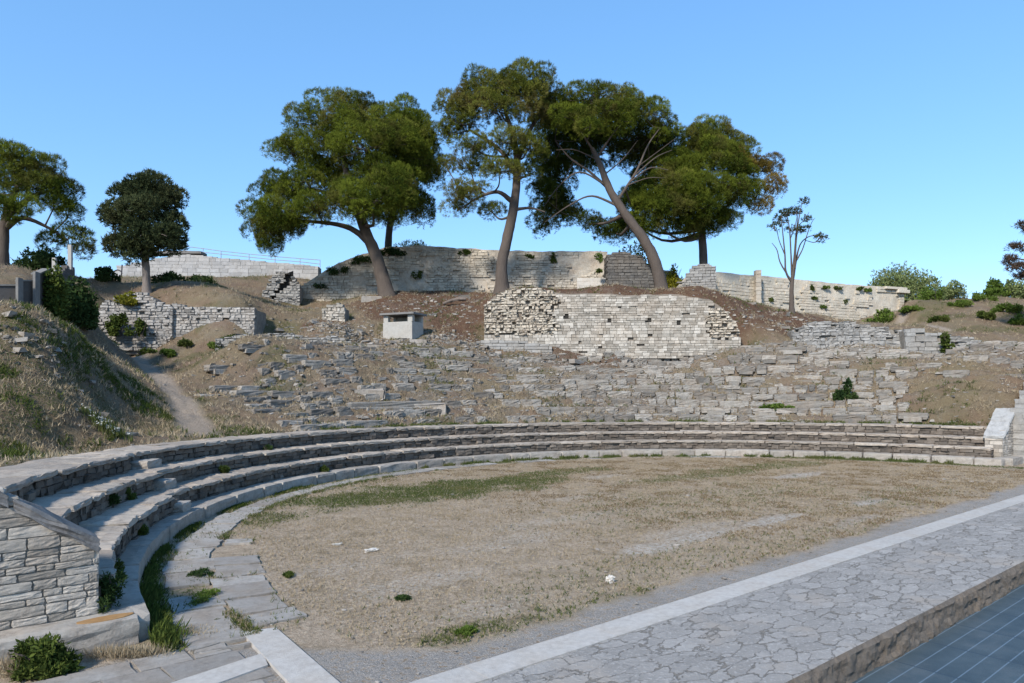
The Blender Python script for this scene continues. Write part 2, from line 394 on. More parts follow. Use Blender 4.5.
# centre
for q in [(365, 345, 41), (350, 318, 45), (388, 294, 50), (330, 305, 51.3), (300, 307, 51.3), (440, 296, 50), (440, 330, 43.6), (402, 334, 42), (400, 318, 44.6), (478, 344, 42.6), (470, 305, 47.5), (500, 293, 48.5), (540, 293, 50), (600, 292, 50), (660, 292, 49.5),
          (495, 352, 42.3), (610, 356, 42.3), (735, 347, 41), (520, 291, 46.2), (610, 289, 46.4), (700, 292, 46), (400, 292, 53), (480, 292, 53), (560, 291, 53), (640, 291, 53.5), (700, 293, 54)]: C(*q)
# right
for q in [(748, 312, 46), (775, 311, 48), (792, 313, 47), (765, 330, 43.5), (800, 342, 41), (850, 350, 40.4), (830, 323, 52), (870, 327, 57), (840, 326, 55), (886, 326, 56), (760, 306, 54), (900, 326, 53), (905, 352, 39.5), (940, 358, 38.5),
          (905, 303, 55), (940, 302, 54), (1000, 300, 54), (1060, 300, 54), (1120, 310, 52), (905, 327, 46), (950, 335, 44.5), (985, 341, 43.5), (1024, 343, 43), (1080, 345, 43), (960, 318, 49), (1010, 318, 48.5),
          (985, 363, 38.5), (1024, 364, 38.5), (985, 363, 40), (1024, 364, 40), (1060, 364, 40), (930, 369, 35), (985, 372, 33), (1014, 376, 31.8), (1010, 405, 30), (975, 400, 31), (1060, 366, 38), (1080, 400, 31)]: C(*q)
for a in range(20, 190, 17):
    x, y = 75*math.cos(R(a)), 75*math.sin(R(a)); CZ(x, y, 10.5)
    CZ(x*1.5, y*1.5, 9.5)
for q in [(-60, 20, 5), (-60, 0, 4), (60, 30, 7), (60, 5, 4), (45, 20, 4)]: CZ(*q)
cp = np.array(cp)
# thin-plate spline through the control points (lightly smoothed)
SC = 20.0
P2 = cp[:, :2]/SC
def _U(r2): return .5*r2*np.log(r2+1e-12)
K = _U(((P2[:, None]-P2[None])**2).sum(-1)); nC = len(cp)
A = np.zeros((nC+3, nC+3)); A[:nC, :nC] = K+np.eye(nC)*2e-4; A[:nC, nC] = 1; A[:nC, nC+1:] = P2; A[nC, :nC] = 1; A[nC+1:, :nC] = P2.T
W_ = np.linalg.solve(A, np.append(cp[:, 2], [0, 0, 0]))
def base_h(x, y):
    x = np.asarray(x, float); sh = x.shape; x = x.reshape(-1); y = np.asarray(y, float).reshape(-1)
    out = np.empty(len(x))
    for i in range(0, len(x), 40000):
        q = np.stack([x[i:i+40000], y[i:i+40000]], 1)/SC
        r2 = ((q[:, None]-P2[None])**2).sum(-1)
        out[i:i+40000] = _U(r2) @ W_[:nC]+W_[nC]+q @ W_[nC+1:]
    rr = np.hypot(x, y-20)
    k = sst(75, 110, rr); out = out*(1-k)+10.0*k
    return out.reshape(sh)
def polar(x, y):
    dx = np.asarray(x)-TC[0]; dy = np.asarray(y)-TC[1]; return np.arctan2(dy, dx) % (2*math.pi), np.hypot(dx, dy)
def path_mask(x, y):
    P = [at(204, 437, 22.6), at(197, 424, 24.2), at(184, 406, 26.5), at(170, 391, 28.8), at(154, 374, 32), at(140, 362, 36), at(128, 355, 38)]
    m = np.zeros(np.shape(x))
    for a, b in zip(P[:-1], P[1:]):
        ab = (b-a)[:2]; t = np.clip(((x-a[0])*ab[0]+(y-a[1])*ab[1])/(ab @ ab), 0, 1)
        d = np.hypot(x-a[0]-t*ab[0], y-a[1]-t*ab[1]); m = np.maximum(m, 1-sst(.3, .75, d+.35*(fbm(x*1.3, y*1.3, 3, 5)-.5)))
    P = [at(905, 306, 54), at(895, 314, 53), at(912, 320, 50), at(945, 328, 46)]
    for a, b in zip(P[:-1], P[1:]):
        ab = (b-a)[:2]; t = np.clip(((x-a[0])*ab[0]+(y-a[1])*ab[1])/(ab @ ab), 0, 1)
        d = np.hypot(x-a[0]-t*ab[0], y-a[1]-t*ab[1]); m = np.maximum(m, 1-sst(.2, .6, d))
    return m
def cav_mask(x, y):                                     # the eroded seat rows
    th, r = polar(x, y)
    a = np.degrees(th)
    return sst(17.6, 18.2, r)*(1-sst(25.6, 27.0, r))*sst(40, 44, a)*(1-sst(140, 152, a))
def stone_mask(x, y):
    th, r = polar(x, y); a = np.degrees(th)
    n = fbm(x*.45, y*.45, 4, 77)
    k = .30+.55*(1-sst(88, 118, a+10*(n-.5)))
    k = k*cav_mask(x, y)*(.35+.65*sst(.40, .56, fbm(x*.33+7, y*.33, 4, 78)))
    p = at(968, 392, 32.2); k = k*sst(2.2, 4.0, np.hypot(x-p[0], (y-p[1])*.8)+1.5*(n-.5)); p = at(860, 372, 36.5); k = k*(.35+.65*sst(1.0, 2.6, np.hypot((x-p[0])*.5, y-p[1])+2*(n-.5)))
    band = .5+.5*np.sin((r-17.8)/.76*2*math.pi)
    return np.clip(k*(.55+.9*n)*(.55+.6*band), 0, 1)
def H(x, y):
    x = np.asarray(x, float); y = np.asarray(y, float)
    z = base_h(x, y); th, r = polar(x, y); a = np.degrees(th)
    cm = cav_mask(x, y)
    per = .76
    er = fbm(a*.30, r*.6, 4, 3)                         # erosion of the rows
    rr = (r-17.8+.30*(fbm(a*.5, r*.5, 3, 9)-.5))/per
    fr = rr-np.floor(rr)
    stepv = (np.clip(fr/.75, 0, 1)**3*0+sst(.72, .97, fr))-fr
    amp = (.20+.26*sst(.36, .56, er))*(.75+.25*(1-sst(85, 125, a)))*per
    z = z+cm*stepv*amp*.95
    z = z+cm*(.20*(fbm(x*1.6, y*1.6, 4, 12)-.5)+.10*(vnoise(x*6, y*6, 14)-.5)+.06*(vnoise(x*13, y*13, 15)-.5))
    out = 1-cm
    k = sst(17.6, 19, r)
    z = z+out*k*(.45*(fbm(x*.7, y*.7, 4, 21)-.5)+.10*(fbm(x*3.5, y*3.5, 3, 22)-.5))*np.where(a > 155, sst(20, 22.5, r), 1)
    mo = sst(20.2, 21.5, r)*(1-sst(25, 27, r))*sst(150, 160, a)
    z = z+mo*.22*(fbm(x*2.2, y*2.2, 4, 41)-.5)
    z = z-.06*path_mask(x, y)
    nn_ = (x-TC[0])*nv[0]+(y-TC[1])*nv[1]; dd_ = (x-TC[0])*dv[0]+(y-TC[1])*dv[1]; k = np.where(dd_ > 0, sst(1.3, 1.7, nn_), sst(1.75, 2.3, nn_))
    return z*k-.06*(1-k)
def gz(px, py, D):                                      # a seen point put down on the hillside
    p = at(px, py, D); p[2] = float(H(p[0], p[1])); return p

tha = np.radians(np.linspace(24, 236, 1190))
ra = np.concatenate([np.linspace(17.45, 27.2, 158), np.linspace(27.3, 45, 120), np.linspace(45.3, 75, 70), np.geomspace(76.5, 900, 32)])
TH, RR = np.meshgrid(tha, ra, indexing='ij')
X = TC[0]+RR*np.cos(TH); Y = TC[1]+RR*np.sin(TH); Z = H(X, Y)
Z[:, 0] = np.minimum(Z[:, 0], .9)
mb = MB(); mb.grid(np.stack([X, Y, Z], -1), flip=True)
hill = mb.build('hillside', M['terrain'], smooth=True); tag(hill, kind='structure')
def pattr(o, name, v):
    a = o.data.attributes.new(name, 'FLOAT', 'POINT'); a.data.foreach_set('value', np.asarray(v, np.float32).reshape(-1))
AD = np.degrees(TH)
pattr(hill, 'stone', np.clip(stone_mask(X, Y)+.25*sst(.6, .7, fbm(X*.9, Y*.9, 4, 50)), 0, 1))
pattr(hill, 'path', path_mask(X, Y))
ned = np.zeros_like(X)
for (px, py, D, rad) in [(420, 300, 49, 5.5), (460, 315, 46, 3.4), (400, 310, 47, 3.5), (600, 290, 48, 8), (690, 291, 48, 6), (765, 318, 46, 3.6), (800, 320, 46, 3.2), (520, 291, 48, 6), (330, 330, 43, 1.5), (455, 335, 43.5, 1.6)]:
    p = at(px, py, D); d = np.hypot(X-p[0], (Y-p[1])*.9)
    ned = np.maximum(ned, 1-sst(rad*.6, rad, d+2*(fbm(X*.5, Y*.5, 3, 61)-.5)))
pattr(hill, 'needles', ned)
gn = fbm(X*.55, Y*.55, 4, 33)
gr = sst(.50, .66, gn)*.75*(1-.8*ned)
gr = np.maximum(gr, .9*sst(.42, .6, gn)*np.where((RR > 20.5) & (RR < 26) & (AD > 150), 1, 0))
ring = np.exp(-((RR-18.1)/.25)**2)*sst(.4, .6, fbm(AD*.6, RR*.2, 3, 35)); gr = np.maximum(gr, ring*.9)
gr = gr*(1-.75*cav_mask(X, Y)*(1-sst(95, 120, AD)))
pattr(hill, 'green', np.maximum(gr, ring*.9*cav_mask(X, Y)))

# ------------------------------------------------------------------ orchestra ground, paving, stage
def local_grid(name, mat, d0, d1, n0, n1, st, zf, z0=0.0):
    d = np.arange(d0, d1+st/2, st); n = np.arange(n0, n1+st/2, st); DD, NN = np.meshgrid(d, n, indexing='ij')
    mb = MB(); mb.grid(np.stack([DD, NN, zf(DD, NN)], -1), flip=True)
    o = mb.build(name, mat, smooth=True); o.location = (*TC, z0); o.rotation_euler = (0, 0, ROT)
    tag(o, kind='structure'); return o, DD, NN
o, DD, NN = local_grid('orchestra_ground', M['lawn'], -21, 24, -2.0, 17.4, .07, lambda d, n: .035*(fbm(d*1.2, n*1.2, 3, 5)-.5)+.02*(fbm(d*5, n*5, 3, 6)-.5)-.008)
def tl(p): q = np.asarray(p)[:2]-TC; return q @ dv, q @ nv
def blob(lst, seed):
    m = np.zeros_like(DD); w = .9*(fbm(DD*.9, NN*.9, 4, seed)-.5)
    for (px, py, rx, ry, s) in lst:                     # soft patches round seen points, radii in metres along / across the stage
        d0, n0 = tl(gp(px, py)); q = np.hypot((DD-d0)/rx, (NN-n0)/ry)+w*1.3
        m = np.maximum(m, s*(1-sst(.45, 1.1, q)))
    return m
edge = NN-(-1.35+.5*(fbm(DD*.8, DD*0+3, 3, 8)-.5)+.25*(fbm(DD*2.5, NN*2.5, 3, 9)-.5))
dl, nl = tl(gp(352, 652))
edge = edge-1.9*sst(dl+.9, dl-1.4, DD)
rr_ = np.hypot(DD, NN)
gravel = (1-sst(-.12, .22, edge))
pattr(o, 'gravel', gravel)
bare_m = blob([(652, 548, 1.0, .40, 1), (770, 521, 1.3, .40, 1), (700, 536, 1.4, .3, .9), (872, 502, 1.1, .3, 1), (795, 476, 1.8, .45, .95), (600, 477, 1.2, .4, .6), (560, 500, 1.5, .4, .4), (860, 520, 1.4, .3, .5), (690, 530, 2, .3, .5), (400, 556, .5, .3, .3), (430, 580, 1.6, .6, .45), (520, 540, 2.2, .6, .45), (330, 570, 1.0, .5, .4), (560, 520, 2.5, .5, .4), (480, 610, 1.2, .4, .35)], 91)
pattr(o, 'bare', bare_m)
gm = blob([(400, 496, 3.2, 1.7, 1), (460, 487, 4.4, 1.8, 1), (330, 500, 2.0, .8, .9), (540, 475, 4, .8, .6), (700, 600, 3.4, .8, .48), (600, 620, 3, .6, .5), (520, 635, 2.2, .5, .5), (460, 634, .8, .3, .9), (780, 575, 4, .8, .36), (640, 570, 4.5, 1.2, .12), (800, 545, 5, 1.2, .10), (700, 500, 7, 2.5, .08), (760, 468, 8, 1.0, .35), (880, 500, 5, 1.4, .08), (250, 520, 1.2, 1, .7), (195, 590, .35, 1.6, .8), (290, 655, .2, .1, 0)], 92)
gm = np.maximum(gm, (1-sst(.2, .7, np.abs(rr_-14.75)))*.75*sst(.35, .55, fbm(DD*.8, NN*.8, 3, 71)))*(1-gravel)
pattr(o, 'green', gm)
pattr(o, 'rough', np.clip(sst(-7, 1, DD)*.95+.2, 0, 1))
lawn = o
local_grid('stone_apron', M['crazy'], -24, 40, -4.13, -2.17, .08, lambda d, n: .014*(fbm(d*1.5, n*2.4, 3, 15)-.5)+.004-.02*sst(-4.05, -4.13, n)*fbm(d*3, n*0, 3, 4))
# paving at the left end, and the pale strips
def slab_quad(mb, pts, z0, z1, tint=.5):
    P = np.asarray(pts, float)[:, :2]
    T = np.c_[P, np.full(len(P), z1)]; B = np.c_[P, np.full(len(P), z0)]
    mb.poly(T, tint)
    for i in range(len(P)):
        j = (i+1) % len(P); mb.add([B[i], B[j], T[j], T[i]], [[0, 1, 2, 3]], tint)
mb = MB(); n0 = -4.1
while n0 < .3:
    w_ = rng.uniform(.36, .6); n1 = min(n0+w_, .55); d0 = -24+rng.uniform(0, .5)
    while d0 < -14.6:
        d1 = min(d0+rng.uniform(.4, 1.1), -14.25); g = .012
        q = [(d0+g, n0+g), ((d0+d1)/2, n0+g), (d1-g, n0+g), (d1-g, (n0+n1)/2), (d1-g, n1-g), ((d0+d1)/2, n1-g), (d0+g, n1-g), (d0+g, (n0+n1)/2)]
        slab_quad(mb, [dn(a+rng.normal(0, .014), b+rng.normal(0, .014)) for a, b in q], -.1, .012+rng.uniform(-.006, .004), rng.uniform(0, 1)); d0 = d1
    n0 = n1
tag(mb.build('pavement', M['flag'], origin=(*dn(-15, -1), 0)), kind='structure')
def strip(name, pts):
    mb = MB(); slab_quad(mb, pts, -.1, .016); tag(mb.build(name, M['strip'], origin=(*np.asarray(pts[0])[:2], 0)), kind='structure')
mb = MB()
ds = np.arange(-14.6, 40, 1.9)
for a, b in zip(ds[:-1], ds[1:]):
    slab_quad(mb, [dn(a, -2.22), dn(b-.006, -2.22), dn(b-.006, -1.81), dn(a, -1.81)], -.1, .014+rng.uniform(-.001, .001), rng.uniform(.2, .8))
tag(mb.build('paved_strip', M['strip'], origin=(*dn(0, -2), 0)), kind='structure')
A1, A2, A3, A4 = gp(241, 634), gp(276, 630), gp(345, 690), gp(293, 690)
mb = MB(); slab_quad(mb, [A4, A3, A2, A1], -.1, .030, .7); tag(mb.build('paved_strip', M['strip'], origin=(*A1[:2], 0)), kind='structure')
mb = MB(); slab_quad(mb, [gp(150, 692), gp(200, 692), gp(268, 667), gp(263, 655)], -.1, .024, .55); tag(mb.build('paved_strip', M['strip'], origin=(*gp(188, 683)[:2], 0)), kind='structure')
# front edge of the apron: a rough stone kerb, then the lower stage floor
mb = MB(); d = np.arange(-20, 40, .05); zz = np.linspace(.004, -.36, 9)
D2, Z2 = np.meshgrid(d, zz, indexing='ij')
nn = -4.13-.03+.10*(fbm(D2*4, Z2*9, 4, 17)-.5)+.03*(fbm(D2*14, Z2*14, 2, 18)-.5); nn[:, 0] = -4.125
Pk = TC+D2[..., None]*dv+nn[..., None]*nv
mb.grid(np.concatenate([Pk, Z2[..., None]], -1))
tag(mb.build('stage_kerb', M['kerb'], origin=(*dn(0, -4.13), 0)), kind='structure')
mb = MB(); mb.poly([(-45, -30, 0), (45, -30, 0), (45, -4.05, 0), (-45, -4.05, 0)]); o = mb.build('stage_floor', M['panel']); o.location = (*TC, -.35); o.rotation_euler = (0, 0, ROT); tag(o, kind='structure')
mb = MB(); mb.poly([(-900, -900, 0), (900, -900, 0), (900, 900, 0), (-900, 900, 0)]); o = mb.build('ground', M['lawn']); o.location = (0, 0, -.4); tag(o, kind='structure')

# flagstones in two rings inside the seats
mb = MB()
def flags(r0, r1, a0, a1, keep=1.0):
    a = a0
    while a < a1:
        L = rng.uniform(.45, 1.05)/((r0+r1)/2); b = min(a+L, a1)
        if rng.random() < keep:
            g0, g1 = rng.uniform(.015, .05, 2); q0, q1 = r0+rng.normal(0, .05), r1+rng.normal(0, .04); s0, s1 = rng.normal(0, .004, 2)
            e_ = []
            for k in range(4): t = k/4; e_.append((a+g0/r0+s0*t, q1+(q0-q1)*t))
            for k in range(4): t = k/4; e_.append((a+g0/r0+s0+(b-a-(g0+g1)/r0+s1-s0)*t, q0))
            for k in range(4): t = k/4; e_.append((b-g1/r0+s1*(1-t), q0+(q1-q0)*t))
            for k in range(4): t = k/4; e_.append((b-g1/r0-(b-a-(g0+g1)/r0)*t, q1))
            pts = [pol(t_+rng.normal(0, .0012), r_+rng.normal(0, .014)) for t_, r_ in e_]
            slab_quad(mb, pts, -.1, .020+rng.uniform(-.006, .008), rng.uniform(0, 1))
        a = b
flags(14.08, 14.72, R(142), R(219), .94); flags(14.1, 14.8, R(112), R(142), .6)
flags(13.32, 14.0, R(200), R(216.8), 1.0); flags(13.4, 14.0, R(178), R(200), .12); flags(14.2, 14.7, R(60), R(112), .15)
tag(mb.build('flagstone_path', M['flag'], origin=(*pol(R(190), 14.4), 0)), kind='structure')

# ------------------------------------------------------------------ seats
def arc_blocks(mb, r0, r1, z0, z1, a0, a1, Lmin, Lmax, gap=.012, jit=.01, rj=.02, zj=.01, T=TR5, rfun=None):
    V0, F0 = T; a = a0; rm = (r0+r1)/2
    while a < a1-1e-4:
        L = rng.uniform(Lmin, Lmax)/rm; b = min(a+L, a1)
        if a1-b < Lmin*.5/rm: b = a1
        tc = (a+b)/2; dth = b-a-gap/rm
        q = rng.normal(0, rj)+(rfun(tc) if rfun else 0); zt = rng.normal(0, zj)
        th = tc+V0[:, 0]*dth; r = r0+q+(V0[:, 1]+.5)*(r1-r0-q); z = z0+(V0[:, 2]+.5)*(z1+zt-z0)
        j = rng.normal(0, 1, (len(V0), 3))*jit
        fr = V0[:, 1] < -.49
        r = r+np.where(fr, .035*(fbm(th*20*3, z*6, 3, 44)-.5)+.02*rng.normal(0, 1, len(V0))*(jit > .012), 0)
        W = np.stack([TC[0]+r*np.cos(th), TC[1]+r*np.sin(th), z], -1)+j
        mb.add(W, F0[:, ::-1], rng.uniform(0, 1)); a = b
def a_of(r, n, side):                                   # angle where a ring meets the line n = const
    s = math.asin(n/r); return ROT+s if side == 'r' else ROT+math.pi-s
tiers = [  # r front, r back, z top of the tier below, top, slab thickness
    ('stone_tier', 'second tier of the curved seats, pale worn slabs just above the low bench', 15.50, 16.36, .28, .66, .10),
    ('stone_tier', 'third tier of the curved seats, dusty slabs between the second and topmost tiers', 16.20, 17.1, .66, 1.03, .10),
    ('stone_tier', 'topmost intact tier of the curved seats, its wide ledge meeting the dry grass slope', 16.95, 18.15, 1.03, 1.43, .11)]
GRP = 'curved stone seat tiers round the orchestra'
b0 = empty('stone_bench', (*pol(R(130), 15.2), 0), 'lowest narrow stone bench curving round the edge of the orchestra grass', 'bench', GRP)
mb = MB(); arc_blocks(mb, 15.0, 15.62, -.08, .28, a_of(15, 1.0, 'r'), a_of(15, 1.15, 'l'), .9, 2.0, .010, .005, .012, .006)
mb.build('bench_block', M['bench'], b0)
BRK = R(186.5)
for (nm, lab, r0, r1, zb, zt, th_) in tiers:
    e = empty(nm, (*pol(R(130), r0), zb), lab, 'seat tier', GRP)
    ar, al = a_of(r0, 1.5, 'r'), a_of(r0, 1.9, 'l')
    rf = lambda t, r0=r0: (-.20 if t > BRK+R((r0-15.5)*-2.5) else 0.0)+.07*(float(fbm(np.array(t*7), np.array(r0), 3, 66))-.5)*2
    mb = MB(); arc_blocks(mb, r0, r1, zt-th_, zt, ar, al, .5, 1.5, .006, .010, .016, .010, rfun=rf)
    mb.build('seat_slab', M['seat_top'], e)
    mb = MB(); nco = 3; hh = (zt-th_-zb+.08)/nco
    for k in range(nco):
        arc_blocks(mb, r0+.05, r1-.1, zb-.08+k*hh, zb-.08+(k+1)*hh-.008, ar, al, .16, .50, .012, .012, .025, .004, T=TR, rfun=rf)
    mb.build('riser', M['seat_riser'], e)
# broken step blocks where the old stair crossed the tiers
for (a, r, z0, z1, s, lab) in [(186.2, 15.38, .26, .48, (.5, .42, .22), 'worn step block set into the corner between bench and second tier'),
                         (183.0, 16.05, .62, .86, (.6, .42, .24), 'cracked step block in the gap of the second tier'),
                         (180.2, 16.80, 1.0, 1.24, (.7, .45, .24), 'flat step block in the gap below the topmost tier')]:
    p = pol(R(a), r); mb = MB(); u = (-math.sin(R(a)), math.cos(R(a)))
    blocks(mb, [(*p, (z0+z1)/2)], [s], [u], .02, [.8], TR5)
    tag(mb.build('step_block', M['bench'], origin=(*p, z0)), lab, 'step block', 'step blocks in the seat tiers')

# ------------------------------------------------------------------ masonry
def masonry(mb, P0, P1, zb, zt, ch, bl, dep, gap=.015, proud=.025, skip=None, lean=0.0, T=T8, jit=.02, tint=None, zstart=None, chj=.22, cuts=()):
    P0 = np.asarray(P0, float)[:2]; P1 = np.asarray(P1, float)[:2]; L = np.linalg.norm(P1-P0); u = (P1-P0)/L; nf = np.array([u[1], -u[0]])
    zs0 = min(zb(0), zb(L/2), zb(L)) if zstart is None else zstart
    zmax = max(zt(s) for s in np.linspace(0, L, 60)); z = zs0; Cs = []; Ss = []; Ts = []
    while z < zmax:
        h = ch*(1+rng.uniform(-chj, chj)); s = -rng.uniform(0, bl)
        while s < L:
            l = bl*rng.uniform(.5, 1.6); a, b = max(s, 0), min(s+l, L); s += l
            for (c0, c1, c2, c3) in cuts:               # a hole left between the stones
                if c2 < z+h*.5 < c3 and b > c0 and a < c1:
                    if c0-a > b-c1: b = c0
                    else: a = c1
            if b-a < .06: continue
            m = (a+b)/2
            if z+h*.22 > zt(m) or z+h < zb(m)-.02: continue
            if skip and skip(m, z+h/2): continue
            hh = min(h, zt(m)-z+.03)
            q = abs(rng.normal(0, proud)); c = P0+u*m-nf*(dep/2-q+lean*(z+h/2-zs0))
            Cs.append((*c, z+hh/2)); Ss.append((b-a-gap, dep, hh-gap)); Ts.append(rng.uniform(0, 1) if tint is None else tint(m, z))
        z += h
    if Cs: blocks(mb, Cs, Ss, u, jit, np.array(Ts), T, .01)
def core(mb, P0, P1, zb, zt, thick, inset=.05, lean=0.0, rough=.0, ds=.3, dz=.3, seed=0, tint=.4, fr=1.2):
    P0 = np.asarray(P0, float)[:2]; P1 = np.asarray(P1, float)[:2]; L = np.linalg.norm(P1-P0); u = (P1-P0)/L; nf = np.array([u[1], -u[0]])
    ns = max(2, int(L/ds)+1); S = np.linspace(0, L, ns); zB = np.array([zb(s) for s in S]); zT = np.array([zt(s) for s in S])
    nz = max(2, int((zT-zB).max()/dz)+1); rows = []
    z00 = zB.min()
    for k in range(nz):
        zz = zB+(zT-zB)*k/(nz-1)
        off = inset+lean*(zz-z00)-rough*(fbm(S*fr+seed, zz*fr, 4, 100+seed)-.5)*2
        rows.append(np.c_[P0[0]+u[0]*S-nf[0]*off, P0[1]+u[1]*S-nf[1]*off, zz])
    nb = 4
    for k in range(1, nb+1):
        off = inset+lean*(zT-z00)+(thick-inset)*k/nb
        zz = zT+(rough*.6*(fbm(S*1.7+k, S*0+k*3.1, 3, 7+seed)-.5) if k < nb else 0)
        rows.append(np.c_[P0[0]+u[0]*S-nf[0]*off, P0[1]+u[1]*S-nf[1]*off, zz])
    off = thick+lean*(zT-z00); rows.append(np.c_[P0[0]+u[0]*S-nf[0]*off, P0[1]+u[1]*S-nf[1]*off, zB])
    G = np.array(rows)
    mb.grid(G, tint, flip=True)
    mb.poly(G[:, 0][::1], tint); mb.poly(G[:, -1][::-1], tint)
const = lambda v: (lambda s: v)
def interp(xs, ys, seed=None, amp=0.0, fr=1.0):
    def f(s):
        v = float(np.interp(s, xs, ys))
        if seed is not None: v += amp*(float(fbm(np.array(s*fr), np.array(seed*3.3), 4, seed))-.5)*2
        return v
    return f
def seglen(a, b): return float(np.linalg.norm(np.asarray(b)[:2]-np.asarray(a)[:2]))

# end walls of the seats (left, near the camera, and right, far)
def end_wall(d_in, sgn, label, copmat, LEN, off=0.0):
    e = empty('end_wall', (*dn(d_in, 1.55+off), 0), label, 'stone wall')
    P_in = dn(d_in, 1.53+off); P_out = dn(d_in+sgn*LEN, 1.53+off)
    Pa, Pb = (P_out, P_in) if sgn < 0 else (P_in, P_out)
    def zt(s):
        q = (LEN-s) if sgn < 0 else s                    # distance from the inner end
        return min(1.0+.70*q, 2.45)
    mb = MB()
    masonry(mb, Pa, Pb, const(.28), zt, .108, .30, .22, .007, .006, T=TR5, jit=.012, zstart=.29, chj=.35)
    # inner end face and back
    Q = dn(d_in, 2.16+off)
    A_, B_ = (P_in, Q) if sgn < 0 else (Q, P_in)
    masonry(mb, A_+0*nv, B_, const(.28), const(1.0), .145, .40, .2, .016, .008, T=TR, jit=.012, zstart=.29)
    mb.build('masonry', M['end_wall'], e)
    mb = MB(); core(mb, Pa+nv*0, Pb, const(.2), lambda s: zt(s)-.005, .62, .012, ds=.15, dz=.2, rough=.006)
    mb.build('mortar_core', M['mortar'], e)
    # coping: thick sloping slabs
    mb = MB(); q0 = -.03
    lens = [.85, .75, .6, .8, .9, .9]; q = q0
    for l in lens:
        if q > LEN-.2: break
        q1 = min(q+l, LEN); k = []
        for qq in (q, q1):
            zc = min(1.0+.70*max(qq, 0), 2.45); k.append((qq, zc))
        c = np.array([*dn(d_in+sgn*(q+q1)/2, 1.845+off), (k[0][1]+k[1][1])/2+.055])
        V0, F0 = TR5; W = np.empty_like(V0)
        ll = q1-q-.012; sl = (k[1][1]-k[0][1])/(q1-q)
        W[:, :2] = c[:2]+V0[:, :1]*ll*dv*sgn+V0[:, 1:2]*.72*nv
        W[:, 2] = c[2]+V0[:, 0]*ll*sl+V0[:, 2]*.15
        W += rng.normal(0, .009, W.shape); mb.add(W, F0 if sgn > 0 else F0[:, ::-1], rng.uniform(.2, .9)); q = q1
    mb.build('coping', copmat, e)
    mb = MB(); q = -.36
    while q < LEN+1.5:
        l = rng.uniform(.9, 1.5) if q > 0 else 1.35
        c = dn(d_in+sgn*(q+l/2), 1.42+off)
        blocks(mb, [(*c, .11)], [(l-.012, .66, .36)], [dv*sgn], .012, None, TR5); q += l
    mb.build('plinth', M['plinth'], e)
    return e
ew = end_wall(-15.42, -1, 'tall rough masonry end wall of the seats at left, with sloping dark coping', M['coping'], 3.0)
mb = MB(); c = gp(106, 618, .295); a = np.arange(14)*2*math.pi/14
ring_ = np.array([c+np.array([*(.28*math.cos(t)*dv*(1+.1*math.sin(3*t))+.10*math.sin(t)*nv), 0]) for t in a]); mb.poly(ring_); lowr = ring_-np.array([0, 0, .03])
for i in range(14): mb.add([lowr[i], lowr[(i+1) % 14], ring_[(i+1) % 14], ring_[i]], [[0, 1, 2, 3]])
mb.build('rust_stain', M['rust'], ew)
end_wall(15.95, 1, 'small end wall of the seats at right, with a steep pale grey coping slab', M['coping_pale'], 1.7, -.28)
# stepped wall rising behind the right end wall
e = empty('stepped_wall', (*dn(17.2, 1.6), 1.2), 'grey stepped wall climbing the slope behind the right end wall', 'stone wall')
mb = MB(); mc = MB()
for k in range(7):
    a, b = 17.3+k*.62, 17.3+(k+1)*.62; top = 2.15+.36*k
    masonry(mb, dn(a, .80), dn(b, .80), const(.0), const(top), .24, .5, .55, .012, .012, T=TR, jit=.012, zstart=0.0, chj=.03)
    masonry(mb, dn(a, 1.36), dn(a, .80), const(top-.9), const(top), .24, .5, .3, .012, .012, T=TR, jit=.012, zstart=top-.84, chj=.03)
    blocks(mc, [(*dn((a+b)/2+.02, 1.08), top+.03)], [(.66, .60, .10)], [dv], .01, None, TR)
mb.build('masonry', M['grey_wall'], e); mc.build('tread_slab', M['grey_wall'], e)

# the tall revetment in the middle of the slope
PL, PR = at(484, 350, 43.2), at(741, 350, 42.2); L = seglen(PL, PR)
zt_c = interp([0, .8, 2, 3.4, 4.5, 8, 12, 13.8, 14.6, 15.2, L], [8.3, 9.1, 9.45, 9.35, 9.05, 8.95, 8.9, 8.6, 8.0, 7.3, 6.2], 11, .13, 1.8)
zb_c = interp([0, 4, 8, 12, L], [5.5, 5.1, 4.95, 5.1, 5.5])
e = empty('revetment_wall', (*PL[:2], 5.3), 'tall whitish revetment wall of small courses with four putlog holes, midway up the slope', 'stone wall')
holes = [(568-484)/257*L, (611-484)/257*L, (651-484)/257*L, (680-484)/257*L]
def rag(s, z):
    n = float(fbm(np.array(s*1.3), np.array(z*1.3), 3, 19))
    if s < 4.2+2.2*(n-.5) and z > 6.2+.5*n: return True
    if abs(s-L*.955+.4) < .85+.9*(n-.5) and 6.0+.4*n < z < 8.1: return True
    return False
def hole(s, z):
    return rag(s, z) or rng.random() < .012
mb = MB(); masonry(mb, PL, PR, zb_c, lambda s: zt_c(s)-.15,   .155, .33, .3, .014, .024, chj=.35, cuts=[(h_-.11, h_+.11, zz-.15, zz+.13) for h_, zz in zip(holes, (7.55, 7.3, 7.3, 7.15))], skip=hole, lean=.03, T=TR, jit=.02)
mb.build('facing', M['white_wall'], e)
mb = MB(); core(mb, PL, PR, zb_c, lambda s: zt_c(s)-.05, 3.6, .13, .03, .09, .14, .14, 3, .4, 1.8)
mb.build('mortar_core', M['white_mortar'], e)
uu_ = (PR-PL)[:2]/L; nn2 = np.array([uu_[1], -uu_[0]])
